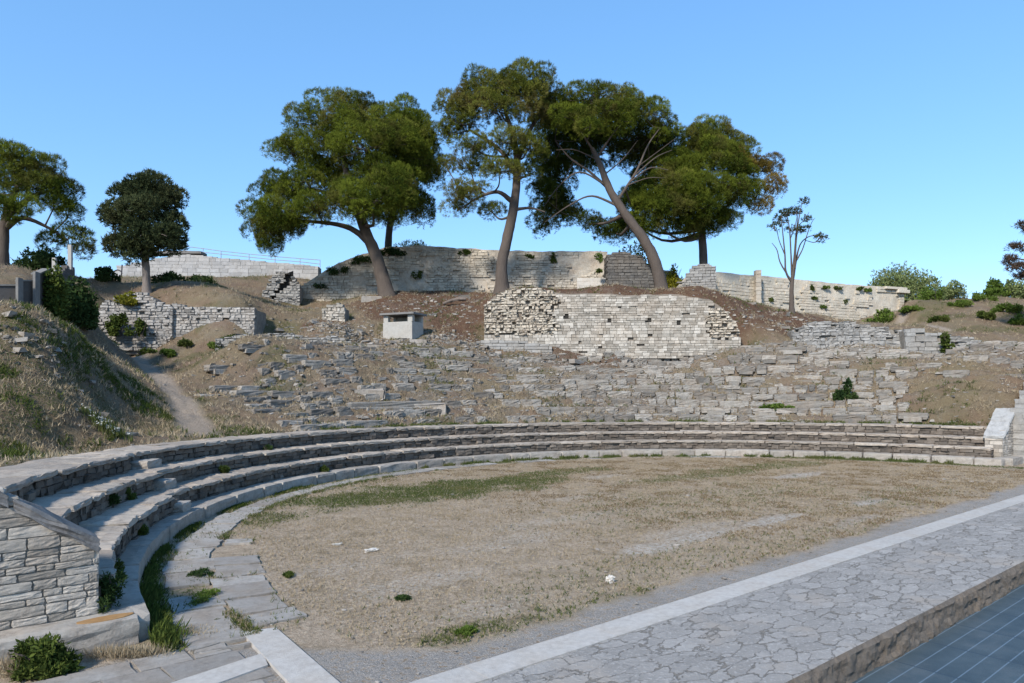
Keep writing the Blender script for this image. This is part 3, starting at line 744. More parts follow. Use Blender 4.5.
for h_, zz in zip(holes, (7.55, 7.3, 7.3, 7.15)):
    mb = MB(); c = PL[:2]+uu_*h_-nn2*(.03*(zz-4.95)+.15); blocks(mb, [(*c, zz)], [(.30, .16, .36)], [uu_], 0); mb.build('putlog_shade_box', M['shade_fill'], e)  # dark box behind each hole, its shade put into the colour
mb = MB(); masonry(mb, PL, PR, zb_c, lambda s: zt_c(s)-.05, .17, .24, .34, .03, .07, skip=lambda s, z: not rag(s, z) or rng.random() < .12, lean=.03, T=TR, jit=.11, chj=.3)
mb.build('rubble_facing', M['rampart'], e)

# rampart along the top of the hill
RA, RB = at(272, 300, 53), at(609, 292, 52.5); L = seglen(RA, RB); px2s = lambda px: (px-272)/(609-272)*L
def top_z(py, D=53): return EYE+(HY-py)/F*D
zt_r = interp([px2s(p) for p in (272, 290, 318, 335, 360, 382, 410, 440, 500, 560, 609)], [top_z(y) for y in (302, 292, 272, 262, 252, 245, 243, 245, 248, 250, 251)], 13, .16, .8)
zb_r = interp([0, L*.15, L*.3, L], [8.4, 8.6, 9.0, 9.5])
e = empty('rampart_wall', (*RA[:2], 9.4), 'long weathered rampart behind the pines, its left end sloping down like a ramp', 'stone wall')
def rskip(s, z):
    n = float(fbm(np.array(s*.45), np.array(z*.7), 4, 23)); return n > .53 or s < 1.2
mb = MB(); core(mb, RA, RB, zb_r, zt_r, 3.5, .10, .16, .22, .16, .16, 5, .5, .9); mb.build('rubble_core', M['rampart_core'], e)
mb = MB(); masonry(mb, RA, RB, zb_r, lambda s: zt_r(s)-.1, .2, .36, .34, .025, .05, skip=rskip, lean=.16, T=TR, jit=.05, chj=.25)
mb.build('facing', M['rampart'], e)
mb = MB()   # repaired smooth pale patch
masonry(mb, at(577, 288, 52.35), at(606, 288, 52.35), const(9.9), const(11.45), .3, .9, .3, .004, .005, T=TR, jit=.004); mb.build('repaired_patch', M['white_stone'], e)
# grey pier
PA, PB = at(608, 291, 51.2), at(657, 291, 51.2); L = seglen(PA, PB)
e = empty('stone_pier', (*PA[:2], 9.8), 'dark grey rounded stone pier left of the leaning pine trunk', 'stone pier')
ztp = interp([0, .3, 1.2, 2.2, 3.1, L], [13.0, 13.15, 13.2, 13.0, 12.1, 11.0], 3, .05, 2)
mb = MB(); masonry(mb, PA, PB, const(9.6), ztp, .21, .42, .5, .02, .03, T=TR, jit=.03, chj=.2); masonry(mb, PA+np.array([0, 2., 0]), PA, const(9.6), const(13.0), .21, .42, .5, .02, .03, T=TR, jit=.03)
mb.build('facing', M['grey_pier'], e); mb = MB(); core(mb, PA, PB, const(9.5), lambda s: ztp(s)-.06, 2.2, .06, 0, .03, .2, .2, 9); mb.build('rubble_core', M['grey_pier'], e)
# triangular buttress
PA, PB = at(670, 293, 51.6), at(716, 293, 51.0); L = seglen(PA, PB)
e = empty('stone_buttress', (*PA[:2], 9.8), 'pale grey wedge shaped buttress right of the leaning pine trunk', 'stone buttress')
ztp = interp([0, 1.5, 1.9, 2.6, L], [10.2, 11.9, 12.25, 12.3, 12.05], 4, .05, 2)
mb = MB(); masonry(mb, PA, PB, const(9.6), ztp, .2, .4, .5, .02, .03, T=TR, jit=.03, chj=.2)
mb.build('facing', M['grey_wall'], e); mb = MB(); core(mb, PA, PB, const(9.5), lambda s: ztp(s)-.06, 3, .06, 0, .03, .2, .2, 10); mb.build('rubble_core', M['rampart_core'], e)
# dark ruin remnant between them
PA, PB = at(650, 292, 55), at(692, 292, 55); L = seglen(PA, PB)
e = empty('wall_stub', (*PA[:2], 10), 'low brownish wall stub between the grey pier and the wedge shaped buttress', 'stone wall')
mb = MB(); ztp = interp([0, 1, 2, 2.6, L], [12.2, 12.6, 12.4, 11.6, 11.2], 5, .12, 2); core(mb, PA, PB, const(9.7), ztp, 1.5, 0, 0, .1, .2, .2, 12); mb.build('rubble_core', M['rampart_core'], e)
# right-hand pale wall
PA, PB = at(712, 300, 53.5), at(756, 305, 56.0); PA0, PB0 = PA, PB; PC, PD = at(759, 305, 56.2), at(905, 317, 62)
def pale_wall(PA, PB, ys, label, seed, cap=False):
    L = seglen(PA, PB); D = np.linspace(PA[1], PB[1], len(ys))
    zt = interp(np.linspace(0, L, len(ys)), [EYE+(HY-y)/F*d for y, d in zip(ys, D)], seed, .07, 1.2); zb = const(8.2)
    e = empty('rampart_wall', (*PA[:2], 8.6), label, 'stone wall', 'pale rampart lengths at the right')
    mb = MB(); core(mb, PA, PB, zb, zt, 1.6, .10, .03, .08, .18, .18, seed, .5, 1.1); mb.build('rubble_core', M['pale_wall'], e)
    mb = MB(); masonry(mb, PA, PB, zb, lambda s: zt(s)-.08, .24, .46, .3, .02, .025, skip=lambda s, z: float(fbm(np.array(s*.5), np.array(z*.8), 4, seed)) > .56, lean=.03, T=TR, jit=.03, chj=.2)
    mb.build('facing', M['pale_wall'], e)
    return e
pale_wall(PA, PB, [272, 272, 274, 275], 'short pale rampart length between the wedge buttress and the narrow stone pillar', 31)
e = pale_wall(PC, PD, [275, 278, 281, 284, 286, 287], 'long pale weedy rampart behind the bare slender tree, ending in a flat cap', 32)
mb = MB(); c = at(894, 286, 61); u = (PD-PC)[:2]/seglen(PC, PD); blocks(mb, [(*(at(890, 286, 61.6)[:2]+np.array([.1, 1.1])), c[2]-.1), (*(at(899, 288, 61.8)[:2]+np.array([0, 1.0])), c[2]-.35)], [(2.6, 2.6, .22), (1.4, 2.4, .3)], [u, u], .01, [.6, .8], TR)
mb.build('cap_slab', M['pale_wall'], e)
e = empty('stone_pillar', (*at(757.5, 305, 55.9)[:2], 9), 'narrow brown stone pillar standing proud of the pale rampart wall', 'stone pillar')
mb = MB(); p = at(757.5, 300, 55.7); zs = np.arange(9.0, 12.5, .33)
blocks(mb, [(p[0], p[1], z+.16) for z in zs], [(.42+rng.uniform(-.03, .03), .6, .32) for z in zs], [(1, 0)], .02, None, TR); mb.build('pillar_block', M['rampart_core'], e)

# wall with railing at the back left
PA, PB = at(112, 275, 59), at(318, 266, 60); L = seglen(PA, PB)
zt = interp([0, .5, 4.9, 6.2, 9.5, L], [top_z(274, 59), top_z(266, 59), top_z(255, 59.3), top_z(254.5, 59.5), top_z(258.5, 59.7), top_z(266, 60)])
e = empty('back_wall', (*PA[:2], 12.4), 'long pale grey block wall under the metal railing at the back', 'stone wall')
mb = MB(); masonry(mb, PA, PB, const(11.4), zt, .33, .7, .4, .010, .008, lean=.05, T=TR, jit=.008, chj=.2); mb.build('facing', M['back_wall'], e)
mb = MB(); core(mb, PA, PB, const(11.2), lambda s: zt(s)-.02, 1.2, .02, .05, .004, .3, .3, 20); mb.build('mortar_core', M['mortar'], e)
mb = MB(); q = at(190, 253, 59.9); blocks(mb, [(q[0]-1.5, q[1]+.2, q[2]-.02)], [(5.2, 1.3, .22)], [(1, .01)], .004, [.3], TR); mb.build('coping', M['slab_dark'], e)
e = empty('railing', (*at(183, 250, 60.3)[:2], 14.7), 'thin metal railing along the top of the pale grey back wall', 'railing')
rp = [(183, 255, 246), (203, 256, 248.5), (221, 257, 251), (249, 260, 254), (275, 263, 256.5), (300, 265, 258.5), (320, 268, 260)]
for i, (px, yb, yt) in enumerate(rp):
    mb = MB(); a, b = at(px, yb+3, 60.4), at(px, yt, 60.4); tube(mb, [a, b], .035, 6); mb.build('post', M['metal'], e)
for f in (1.0, .5):
    mb = MB(); tube(mb, [at(px, yb+(yt-yb)*f, 60.4) for px, yb, yt in rp], .03, 6); mb.build('rail', M['metal'], e)
e = MB(); c = at(117, 275, 57); a = np.linspace(.3, 5.2, 16)
tube(e, [c+np.array([.42*math.cos(t), .05*t, .42*math.sin(t)+.0]) for t in a]+[c+np.array([.25, .3, 0.9])], .05, 6)
tag(e.build('bent_rod', M['iron'], origin=c-np.array([0, 0, .4])), 'dark curled rod beside the left end of the grey back wall', 'bent rod')

# dry stone wall at left, low ruins
def ruin(name, label, cat, a, b, tops, zb, ch, bl, mat, seed, thick=1.2, group=None, jit=.06, amp=.12, coremat=None, skipf=.03, lean=.08):
    L = seglen(a, b); zt = interp(np.linspace(0, L, len(tops)), tops, seed, amp, 1.5); zbf = const(zb) if np.isscalar(zb) else interp(np.linspace(0, L, len(zb)), zb)
    e = empty(name, (*np.asarray(a)[:2], zbf(0)), label, cat, group)
    mb = MB(); masonry(mb, a, b, zbf, zt, ch, bl, .32, .02, .05, lean=lean, T=TR, jit=jit, chj=.3, skip=lambda s, z: rng.random() < skipf); mb.build('facing', mat, e)
    mb = MB(); core(mb, a, b, lambda s: zbf(s)-.2, lambda s: zt(s)-.08, thick, .1, lean, .06, .2, .2, seed); mb.build('rubble_core', coremat or M['mortar'], e)
    return e
zz = lambda ys, D: [EYE+(HY-y)/F*D for y in ys]
ruin('dry_stone_wall', 'low dry stone wall below the round dark tree, half covered with green ivy', 'stone wall', at(88, 334, 38.3), at(172, 336, 39), zz([318, 302, 297, 293, 292, 300, 305], 38.6), 5.2, .15, .26, M['dry_stone'], 41, 2.4)
ruin('dry_stone_wall', 'long low dry stone wall running right from below the round dark tree', 'stone wall', at(170, 337, 39.2), at(254, 338, 39.4), zz([303, 306, 306, 307, 306, 308], 39.2), 5.2, .15, .26, M['dry_stone'], 42, 2.0)
ruin('ruined_wall', 'crumbling grey footing wall below the rampart ramp, left of the rocky knoll', 'stone wall', at(215, 350, 36.5), at(352, 352, 38), zz([340, 334, 336, 332, 337, 335, 340], 37.2), 4.2, .14, .3, M['grey_wall'], 43, 1.2, None, .09, .15)
ruin('ruined_wall', 'short whitish rubble stub on the slope left of the small concrete hut', 'stone wall', at(322, 318, 43.5), at(345, 316, 43.5), zz([310, 305, 303, 306], 43.5), 7.0, .16, .3, M['white_wall'], 44, 1.0, None, .08, .15)
ruin('ruined_wall', 'grey stone footing under the left corner of the whitish revetment', 'stone wall', at(476, 352, 42.6), at(552, 356, 42.4), zz([341, 340, 341, 342, 346], 42.5), 4.7, .24, .6, M['grey_wall'], 45, .7, None, .03, .04)
ruin('ruined_wall', 'dark mossy rubble bank below the pale weedy rampart', 'stone wall', at(795, 345, 41.4), at(906, 352, 40.6), zz([330, 322, 321, 321, 324, 327, 332], 41.2), 4.6, .17, .3, M['grey_wall'], 46, 3.0, None, .10, .25, None, .1, .3)
ruin('ruined_wall', 'upright grey block wall at the foot of the dry bank at right', 'stone wall', at(906, 354, 40.2), at(946, 357, 40), zz([329, 328, 331, 334], 40.1), 4.3, .26, .5, M['grey_wall'], 47, 1.6, None, .04, .06)
ruin('ruined_wall', 'broken grey wall with an ivy clump at the foot of the dry bank at right', 'stone wall', at(947, 358, 39.8), at(988, 360, 39.6), zz([334, 336, 338, 346], 39.7), 4.2, .18, .34, M['grey_wall'], 48, 1.4, None, .08, .12)
ruin('ruined_wall', 'low smooth grey wall at the right edge below the dry bank', 'stone wall', at(986, 362, 40.5), at(1090, 362, 41), zz([344, 343, 343, 343], 40.8), 4.2, .3, .9, M['grey_wall'], 49, 1.2, None, .01, .02)
for k, (x0, x1, y, D) in enumerate([(962, 1060, 357, 38.2), (985, 1070, 362, 37.2), (1000, 1080, 366, 36.0)]):
    p, q = at(x0, y, D), at(x1, y-1, D+.3); mb = MB(); Ln = seglen(p, q); u = (q-p)[:2]/Ln; s = 0
    while s < Ln:
        l = rng.uniform(.8, 1.7); c = p[:2]+u*(s+l/2); blocks(mb, [(*c, p[2]-.05)], [(l-.02, .8, .6)], [u], .02, None, TR5); s += l
    tag(mb.build('stone_ledge', M['coping_pale'], origin=(*p[:2], p[2]-.5)), ['uppermost long grey stone ledge below the smooth grey wall at the right edge', 'middle grey stone ledge of three at the right edge', 'lowest grey stone ledge of three above the grassy hump'][k], 'stone ledge', 'stone ledges at the right edge')

# vault opening beside the rampart ramp
e = empty('vault_ruin', (*at(275, 300, 51.5)[:2], 9.2), 'ruined vault with a dark slanting opening at the foot of the rampart ramp', 'ruined vault')
mb = MB(); a, b = at(262, 302, 51.2), at(300, 300, 51.6); L = seglen(a, b)
zt = interp([0, .9, 1.3, 2.0, L], zz([296, 274, 271, 274, 286], 51.4), 6, .05, 2)
core(mb, a, b, const(8.6), zt, 1.8, .5, 0, .05, .15, .15, 61); mb.build('rubble_core', M['grey_wall'], e)
def inside(sv, z):
    px = 262+38*sv/L; py = HY-(z-EYE)*F/51.3
    return 272 < px < 292 and (300-(px-272)*.95) > py > (300-(px-272)*1.38)-5
mb = MB(); masonry(mb, a, b, const(8.6), zt, .16, .30, .55, .012, .05, skip=inside, T=TR, jit=.06, chj=.3); mb.build('facing', M['grey_wall'], e)
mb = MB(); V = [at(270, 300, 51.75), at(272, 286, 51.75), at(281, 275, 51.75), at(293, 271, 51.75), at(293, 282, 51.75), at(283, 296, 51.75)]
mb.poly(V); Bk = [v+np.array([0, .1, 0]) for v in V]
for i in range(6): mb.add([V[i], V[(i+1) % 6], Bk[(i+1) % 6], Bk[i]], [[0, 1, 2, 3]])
mb.build('opening', M['shade_fill'], e)  # dark sheet behind the gap, painted in place of the vault's inner shade

# small concrete hut
e = empty('concrete_hut', tuple(at(402, 335, 41.5)-np.array([0, 0, 0])), 'small pale concrete hut with a flat dark slab roof and a slot opening', 'concrete hut')
c0, c1, c2 = at(383, 332, 41.8), at(412, 337, 41.0), at(421, 329, 42.3)
zf, zr, zs = c0[2]-.5, at(383, 315.5, 41.8)[2], at(383, 322.5, 41.8)[2]
u1 = (c1-c0)[:2]; L1 = np.linalg.norm(u1); u1 /= L1; u2 = np.array([-u1[1], u1[0]]); L2 = 1.3
mb = MB(); cc = c0[:2]+u1*L1/2+u2*L2/2
def hb(x, y, z0, z1, sx, sy, m=None, jit=.004): blocks(m or mb, [(*(c0[:2]+u1*x+u2*y), (z0+z1)/2)], [(sx, sy, z1-z0)], [u1], jit, [.6], TR)
hb(L1/2, .09, zf, zs, L1, .18); hb(L1-.09, L2/2+.09, zf, zs+.003, .178, L2-.19); hb(.09, L2/2+.09, zf, zs+.003, .178, L2-.19); hb(L1/2, L2-.06, zf, zr-.005, L1-.37, .12)
mb.build('wall', M['concrete_pale'], e)
for x, y in ((.17, .16), (L1-.16, .16), (L1-.12, L2-.1), (.12, L2-.1)):
    mb = MB(); hb(x, y, zs-.003, zr, .32 if y < .5 else .22, .26 if y < .5 else .18); mb.build('corner_post', M['concrete_pale'], e)
mb = MB(); hb(L1/2, L2/2, zr-.002, zr+.12, L1+.35, L2+.35); mb.build('roof_slab', M['slab_dark'], e)

# stepped concrete wall and stair at the far left
e = empty('garden_wall', tuple(at(20, 303, 27)), 'dark grey stepped concrete wall with pale pilasters above the grassy mound', 'concrete wall')
def panel(px0, px1, yt, D0, D1, yt2=None):
    a, b = at(px0, 306, D0), at(px1, 306, D1); mb = MB()
    za, zb2 = at(px0, yt, D0)[2], at(px1, yt2 or yt, D1)[2]
    u = (b-a)[:2]/seglen(a, b); n_ = np.array([-u[1], u[0]])*.22
    V = [(*a[:2], 5.0), (*b[:2], 5.0), (*b[:2], zb2), (*a[:2], za)]; W = [(*(np.array(v[:2])+n_), v[2]) for v in V]
    mb.add(V+W, [[0, 1, 2, 3], [7, 6, 5, 4], [3, 2, 6, 7], [1, 5, 6, 2], [0, 3, 7, 4]], .5); mb.build('panel', M['concrete'], e)
    mb = MB(); m = (np.array(V[2])+np.array(V[3]))/2; sl = (zb2-za)/seglen(a, b)
    V0, F0 = T8; Wc = np.empty_like(V0); Wc[:, :2] = m[:2]+n_/2+V0[:, :1]*(seglen(a, b)+.02)*u+V0[:, 1:2]*.3*np.array([-u[1], u[0]]); Wc[:, 2] = m[2]+.035+V0[:, 0]*seglen(a, b)*sl+V0[:, 2]*.06
    mb.add(Wc, F0, .8); mb.build('coping', M['concrete_mid'], e)
panel(-60, 18.5, 286, 26, 27.5); panel(20.5, 35.5, 281.5, 27.6, 28.2); panel(38, 49, 275, 28.3, 29.3, 270)
for px, yt, D in ((19.5, 278, 27.4), (36.5, 272, 28.1)):
    mb = MB(); p = at(px, yt, D); blocks(mb, [(p[0], p[1], (p[2]+5)/2)], [(.1, .34, p[2]-5)], [(1, .1)], 0, [.7], TR); mb.build('pilaster', M['concrete_mid'], e)
mb = MB(); p = at(70.3, 245, 33); blocks(mb, [(p[0], p[1], (p[2]+6.5)/2)], [(.16, .16, p[2]-6.5)], [(1, .1)], 0, [.9], TR)
tag(mb.build('stone_post', M['concrete_pale'], origin=(p[0], p[1], 6.5)), 'tall thin pale post rising above the stepped concrete wall', 'post')
mb = MB(); p = at(54.5, 258, 31); blocks(mb, [(p[0], p[1], (p[2]+6.5)/2)], [(.15, .15, p[2]-6.5)], [(1, .1)], 0, [.9], TR)
tag(mb.build('stone_post', M['concrete_pale'], origin=(p[0], p[1], 6.5)), 'short thick pale post at the top of the stepped concrete wall', 'post')
e = empty('stone_stair', tuple(at(62, 275, 32)), 'grey stone stair going up behind the stepped concrete wall', 'stair')
mb = MB()
for k in range(7):
    p = at(56+k*2.0, 282-k*2.6, 31+k*.35); blocks(mb, [(p[0], p[1], p[2]-1.5)], [(.30, .6, 3.0)], [(1, .0)], .01, None, TR)
mb.build('step', M['concrete'], e)
# ------------------------------------------------------------------ vegetation
def unit(n):
    v = rng.normal(0, 1, (n, 3)); return v/np.linalg.norm(v, axis=1)[:, None]
def sprays(mb, C, O, k, ln, wd, up=.4, rand=.7, tint=None, quad=False):
    """k thin leaves from every clump centre C, leaning to outward direction O"""
    n = len(C)
    if n == 0: return
    D = O[:, None]*.7+np.array([0, 0, up])+rng.normal(0, rand, (n, k, 3)); D /= np.linalg.norm(D, axis=2)[..., None]
    sv = np.cross(D, rng.normal(0, 1, (n, k, 3))); sv /= np.linalg.norm(sv, axis=2)[..., None]+1e-9
    l = ln*rng.uniform(.6, 1.3, (n, k, 1)); w = wd*rng.uniform(.7, 1.3, (n, k, 1))
    B = C[:, None]+rng.normal(0, ln*.25, (n, k, 3))
    if tint is None: tint = rng.uniform(0, 1, n)
    tt = np.clip(np.repeat(tint, k)+rng.normal(0, .06, n*k), 0, 1)
    if quad:
        V = np.stack([B, B+D*l*.5+sv*w, B+D*l, B+D*l*.5-sv*w], 2).reshape(-1, 3); Fq = np.arange(n*k*4).reshape(-1, 4); mb.add(V, Fq, tt)
    else:
        V = np.stack([B-sv*w, B+sv*w, B+D*l], 2).reshape(-1, 3); Ft = np.arange(n*k*3).reshape(-1, 3); mb.add(V, Ft, tt)

def ellipsoid_lobes(c, rad, sub, keep_low=.25):
    """positions of the foliage pads over a big lobe"""
    area = 4*math.pi*((rad[0]*rad[1])**1.6/3+(rad[0]*rad[2])**1.6/3+(rad[1]*rad[2])**1.6/3)**(1/1.6)
    n = max(3, int(area/(sub*sub*2.0)))
    out = []
    ph = rng.uniform(0, 6.28)
    for i in range(n):
        z = 1-2*(i+.5)/n; a = i*2.39996+ph; q = math.sqrt(max(0, 1-z*z)); d = np.array([q*math.cos(a), q*math.sin(a), z])+rng.normal(0, .12, 3)
        if d[2] < -.35 and rng.random() > keep_low: continue
        rd = np.linalg.norm(d*np.asarray(rad))+1e-6; k = max(.42, 1-.62*sub/rd)*rng.uniform(.86, 1.08)
        out.append((np.asarray(c)+d*np.asarray(rad)*k, d))
    return out
def tree(name, label, cat, base, trunk, lobes, mat, barkm, sub=1.0, dens=95, ln=.17, wd=.013, k=11, limbs=(), flat=.80, group=None, lowkeep=.45, twig=True, fill=.0, lrs=1.0, lobes2=(), part2=None):
    """trunk: [(px, py, D, radius)], lobes: [(px, py, D, rx, rz in px)]"""
    b = np.asarray(base, float)
    e = empty(name, tuple(b), label, cat, group)
    mt = MB()
    tp = np.array([at(px, py, D) for px, py, D, r in trunk]); tp[0] = b-np.array([0, 0, .25]); tr = [r for *_, r in trunk]
    SP = smooth_path(tp, 5*len(tp)); SR = np.interp(np.linspace(0, 1, len(SP)), np.linspace(0, 1, len(tr)), tr)
    SR = SR*.86*(1+.40*np.exp(-np.arange(len(SP))/1.3))
    tube(mt, SP, SR, 10, .05)
    nodes = list(SP[len(SP)//3:]); nrad = list(SR[len(SP)//3:])
    for lm in limbs:
        q = np.array([at(px, py, D) for px, py, D, r in lm]); rr = [r for *_, r in lm]; s = smooth_path(q, 4*len(q)); sr = np.interp(np.linspace(0, 1, len(s)), np.linspace(0, 1, len(rr)), rr)
        sr = sr*lrs; tube(mt, s, sr, 7, .05); nodes += list(s[2:]); nrad += list(sr[2:])
    mc = MB(); md = MB(); nodes = np.array(nodes); nrad = np.array(nrad)
    for li, (px, py, D, rx, rz) in enumerate(list(lobes)+list(lobes2)):
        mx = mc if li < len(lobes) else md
        c = at(px, py, D); s_ = D/F; rad = np.array([rx*s_, (rx*.55+rz*.45)*s_, rz*s_])
        dd = np.linalg.norm(nodes-c, axis=1)+1.2*np.maximum(0, nodes[:, 2]-c[2]); i = int(dd.argmin())
        st = nodes[i]; mid = st*.5+c*.5+np.array([0, 0, -.12*np.linalg.norm(c-st)])+rng.normal(0, .15, 3)
        s = smooth_path([st, mid, c], 8); r0 = min(nrad[i]*.6, .06+.03*np.linalg.norm(c-st)); tube(mt, s, np.linspace(r0, .035, 8), 6, .05)
        pads = ellipsoid_lobes(c, rad, sub, lowkeep)
        for p, d in pads:
            if twig and rng.random() < .6:
                tube(mt, smooth_path([c+rng.normal(0, .2, 3)*rad*.3, (c+p)/2+rng.normal(0, .1, 3), p-np.array([0, 0, .1])], 4), np.linspace(.05, .015, 4), 4, 0, .5, False)
            sr = sub*rng.uniform(.48, 1.08); n = int(dens*2.5*sr*sr)
            u = unit(n); low = u[:, 2] < -.25; u = u[~(low & (rng.random(n) < .7))]
            rr = rng.uniform(.78, 1.0, (len(u), 1))
            Cn = p+u*rr*np.array([sr, sr, sr*flat]); tb = rng.uniform(.1, .9)
            sprays(mx, Cn, u, k, ln, wd, .5, .6, np.clip(tb+rng.normal(0, .08, len(u)), 0, 1))
        nfill = int(fill*np.prod(rad)*1.8)
        if nfill:
            u = unit(nfill)*rng.uniform(0, .85, (nfill, 1))**.5; sprays(mx, c+u*rad, u, k, ln*1.2, wd*1.3, .1, .8, rng.uniform(0, .5, nfill))  # inner sprays get darker tints: shade inside the crown put into colour
    mt.build('trunk', barkm, e, True); mc.build('crown', mat, e)
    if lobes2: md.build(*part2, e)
    return e
PG = 'tall umbrella pines along the rampart'
# pine 1: leaning left, broad layered crown
tree('pine_tree', 'broad pine whose layered crown spreads left over the rampart ramp', 'tree', gz(388, 294, 50),
     [(388, 294, 50, .62), (378, 262, 50, .50), (366, 232, 50, .44), (356, 205, 50, .36), (346, 170, 50, .26), (342, 140, 50, .15)],
     [(345, 112, 50.5, 38, 18), (310, 125, 51, 30, 20), (292, 152, 51, 26, 22), (330, 148, 50, 30, 22), (385, 125, 51, 34, 20), (418, 138, 52, 22, 24), (365, 150, 48, 42, 24), (400, 165, 50, 34, 26),
      (300, 185, 50, 32, 17), (275, 190, 51, 24, 16), (262, 220, 51, 20, 22), (285, 215, 49, 34, 18), (318, 212, 48, 26, 14), (268, 245, 50.5, 15, 12), (372, 205, 46.5, 36, 24), (390, 190, 47, 30, 24), (350, 200, 48.5, 30, 20), (405, 205, 51, 24, 22), (425, 165, 52.5, 18, 22), (340, 178, 51.5, 30, 18), (320, 168, 51, 26, 14), (300, 200, 50.5, 26, 12), (268, 232, 50, 18, 14), (355, 130, 49, 36, 22), (395, 145, 49, 34, 22), (380, 178, 49, 34, 20), (290, 228, 49.5, 24, 10)],
     M['pine'], M['bark'], 1.0, 105, limbs=[[(372, 245, 50, .3), (350, 228, 50, .2), (318, 222, 50, .13), (285, 222, 50, .08)], [(364, 225, 50, .26), (345, 200, 50.5, .18), (310, 188, 51, .1)], [(362, 218, 50, .25), (385, 180, 49.5, .16), (405, 160, 50, .09)]], group=PG, fill=.55)
# the dark pine behind it
tree('pine_tree', 'dark narrow pine mostly hidden behind the broad layered pine', 'tree', gz(388, 262, 57),
     [(388, 264, 57, .38), (389, 235, 57, .33), (395, 200, 57, .26), (402, 160, 57, .2), (405, 105, 57, .06)],
     [(405, 105, 57, 9, 9), (415, 122, 57, 20, 14), (405, 145, 57, 28, 20), (415, 172, 57, 27, 22), (405, 205, 57, 28, 18), (385, 218, 57, 20, 12), (425, 150, 57, 16, 22)],
     M['pine_dark'], M['bark'], 1.0, 105, group=PG, fill=.6)
# pine 2: open crown
tree('pine_tree', 'tallest pine with an open airy crown and gently curved trunk', 'tree', gz(502, 294, 49),
     [(502, 294, 49, .56), (502, 265, 49, .46), (508, 235, 49, .42), (514, 205, 49, .37), (517, 175, 49, .3), (515, 145, 49, .22), (505, 110, 49, .13)],
     [(525, 84, 49, 34, 18), (490, 90, 49.5, 32, 18), (460, 110, 50, 26, 18), (545, 100, 50, 22, 18), (450, 135, 50.5, 20, 16), (500, 112, 48, 34, 14), (475, 150, 48, 26, 12), (510, 142, 47, 28, 14), (528, 150, 47.5, 24, 14), (500, 172, 46.8, 26, 12), (462, 195, 48, 20, 14), (458, 208, 49, 16, 9), (480, 190, 49, 16, 8), (492, 212, 49.5, 14, 10), (445, 165, 51, 14, 10), (530, 175, 48.5, 14, 10), (515, 98, 48.5, 34, 16), (475, 105, 49, 28, 16), (540, 118, 49.5, 22, 16), (465, 125, 49.5, 22, 14), (470, 168, 49, 22, 8)],
     M['pine_warm'], M['bark'], .85, 95, limbs=[[(514, 203, 49, .2), (498, 192, 48.6, .13), (478, 198, 48.4, .08), (462, 208, 48.4, .05)], [(517, 175, 49, .22), (500, 150, 49, .14), (470, 130, 50, .08)], [(516, 165, 49, .2), (530, 130, 49.5, .14), (545, 108, 50, .08)], [(513, 210, 49, .14), (530, 208, 48.6, .08), (545, 212, 48.4, .04)]], group=PG, lowkeep=.1, fill=.10)
# pine 3: leaning left from the pier, crown's inner shade painted with darker needles
tree('pine_tree', 'leaning pine with a dark hollow crown and bare pale branches showing', 'tree', gz(662, 294, 49.5),
     [(662, 294, 49.5, .52), (656, 265, 49.5, .48), (644, 240, 49.5, .42), (625, 214, 49.5, .36), (610, 190, 49.5, .30), (600, 165, 49.5, .24), (592, 148, 49.5, .16)],
     [(600, 100, 50, 44, 15), (560, 112, 51, 26, 18), (640, 112, 51, 30, 18), (662, 130, 51.5, 18, 18), (575, 120, 47.8, 24, 14), (608, 112, 47.5, 24, 14), (590, 128, 47, 16, 12), (620, 122, 48, 18, 12)],
     M['pine'], M['bark'], .95, 110, limbs=[[(612, 192, 49.5, .26), (590, 172, 50, .2), (570, 158, 50.5, .14), (555, 140, 51, .07)], [(596, 155, 49.5, .22), (585, 138, 49, .14), (575, 122, 48.5, .07)], [(597, 158, 49.5, .2), (610, 138, 49, .13), (622, 122, 48.5, .06)], [(618, 200, 49.5, .28), (636, 172, 49, .18), (648, 145, 49.5, .12), (660, 128, 50.5, .06)], [(630, 182, 49, .14), (650, 168, 48.5, .1), (668, 170, 48.5, .05)], [(632, 178, 49, .12), (655, 158, 48.7, .08), (672, 150, 49, .04)], [(628, 185, 49, .1), (648, 178, 48.4, .07), (664, 178, 48.3, .03)],
        [(618, 206, 49.5, .22), (592, 196, 49.5, .15), (570, 205, 49.5, .1), (545, 222, 49.5, .06)], [(606, 185, 49.5, .18), (580, 172, 50, .12), (560, 185, 50.3, .08), (545, 205, 50.5, .05)], [(604, 175, 49.5, .12), (622, 160, 49, .07), (638, 140, 48.6, .04)], [(640, 165, 49, .07), (660, 150, 48.7, .05), (676, 138, 49, .03)], [(598, 160, 49.5, .1), (575, 150, 49, .06), (556, 150, 48.8, .03)]], group=PG, fill=.45, lrs=.45, part2=('painted_shade_crown', M['pine_dark']), lobes2=[(565, 130, 54, 30, 26), (552, 160, 54, 24, 26), (548, 195, 54, 20, 24), (545, 222, 54, 16, 17), (600, 125, 55, 36, 22), (640, 140, 54, 30, 24), (645, 165, 54, 24, 16), (580, 160, 55, 22, 16), (635, 200, 54, 16, 14), (590, 224, 53, 14, 9), (614, 232, 53, 20, 10), (570, 215, 54.5, 14, 10), (650, 185, 54.5, 20, 14), (575, 135, 55, 34, 24), (610, 150, 56, 34, 22), (555, 180, 55, 20, 24), (560, 205, 55, 14, 16), (655, 150, 55, 22, 20)])
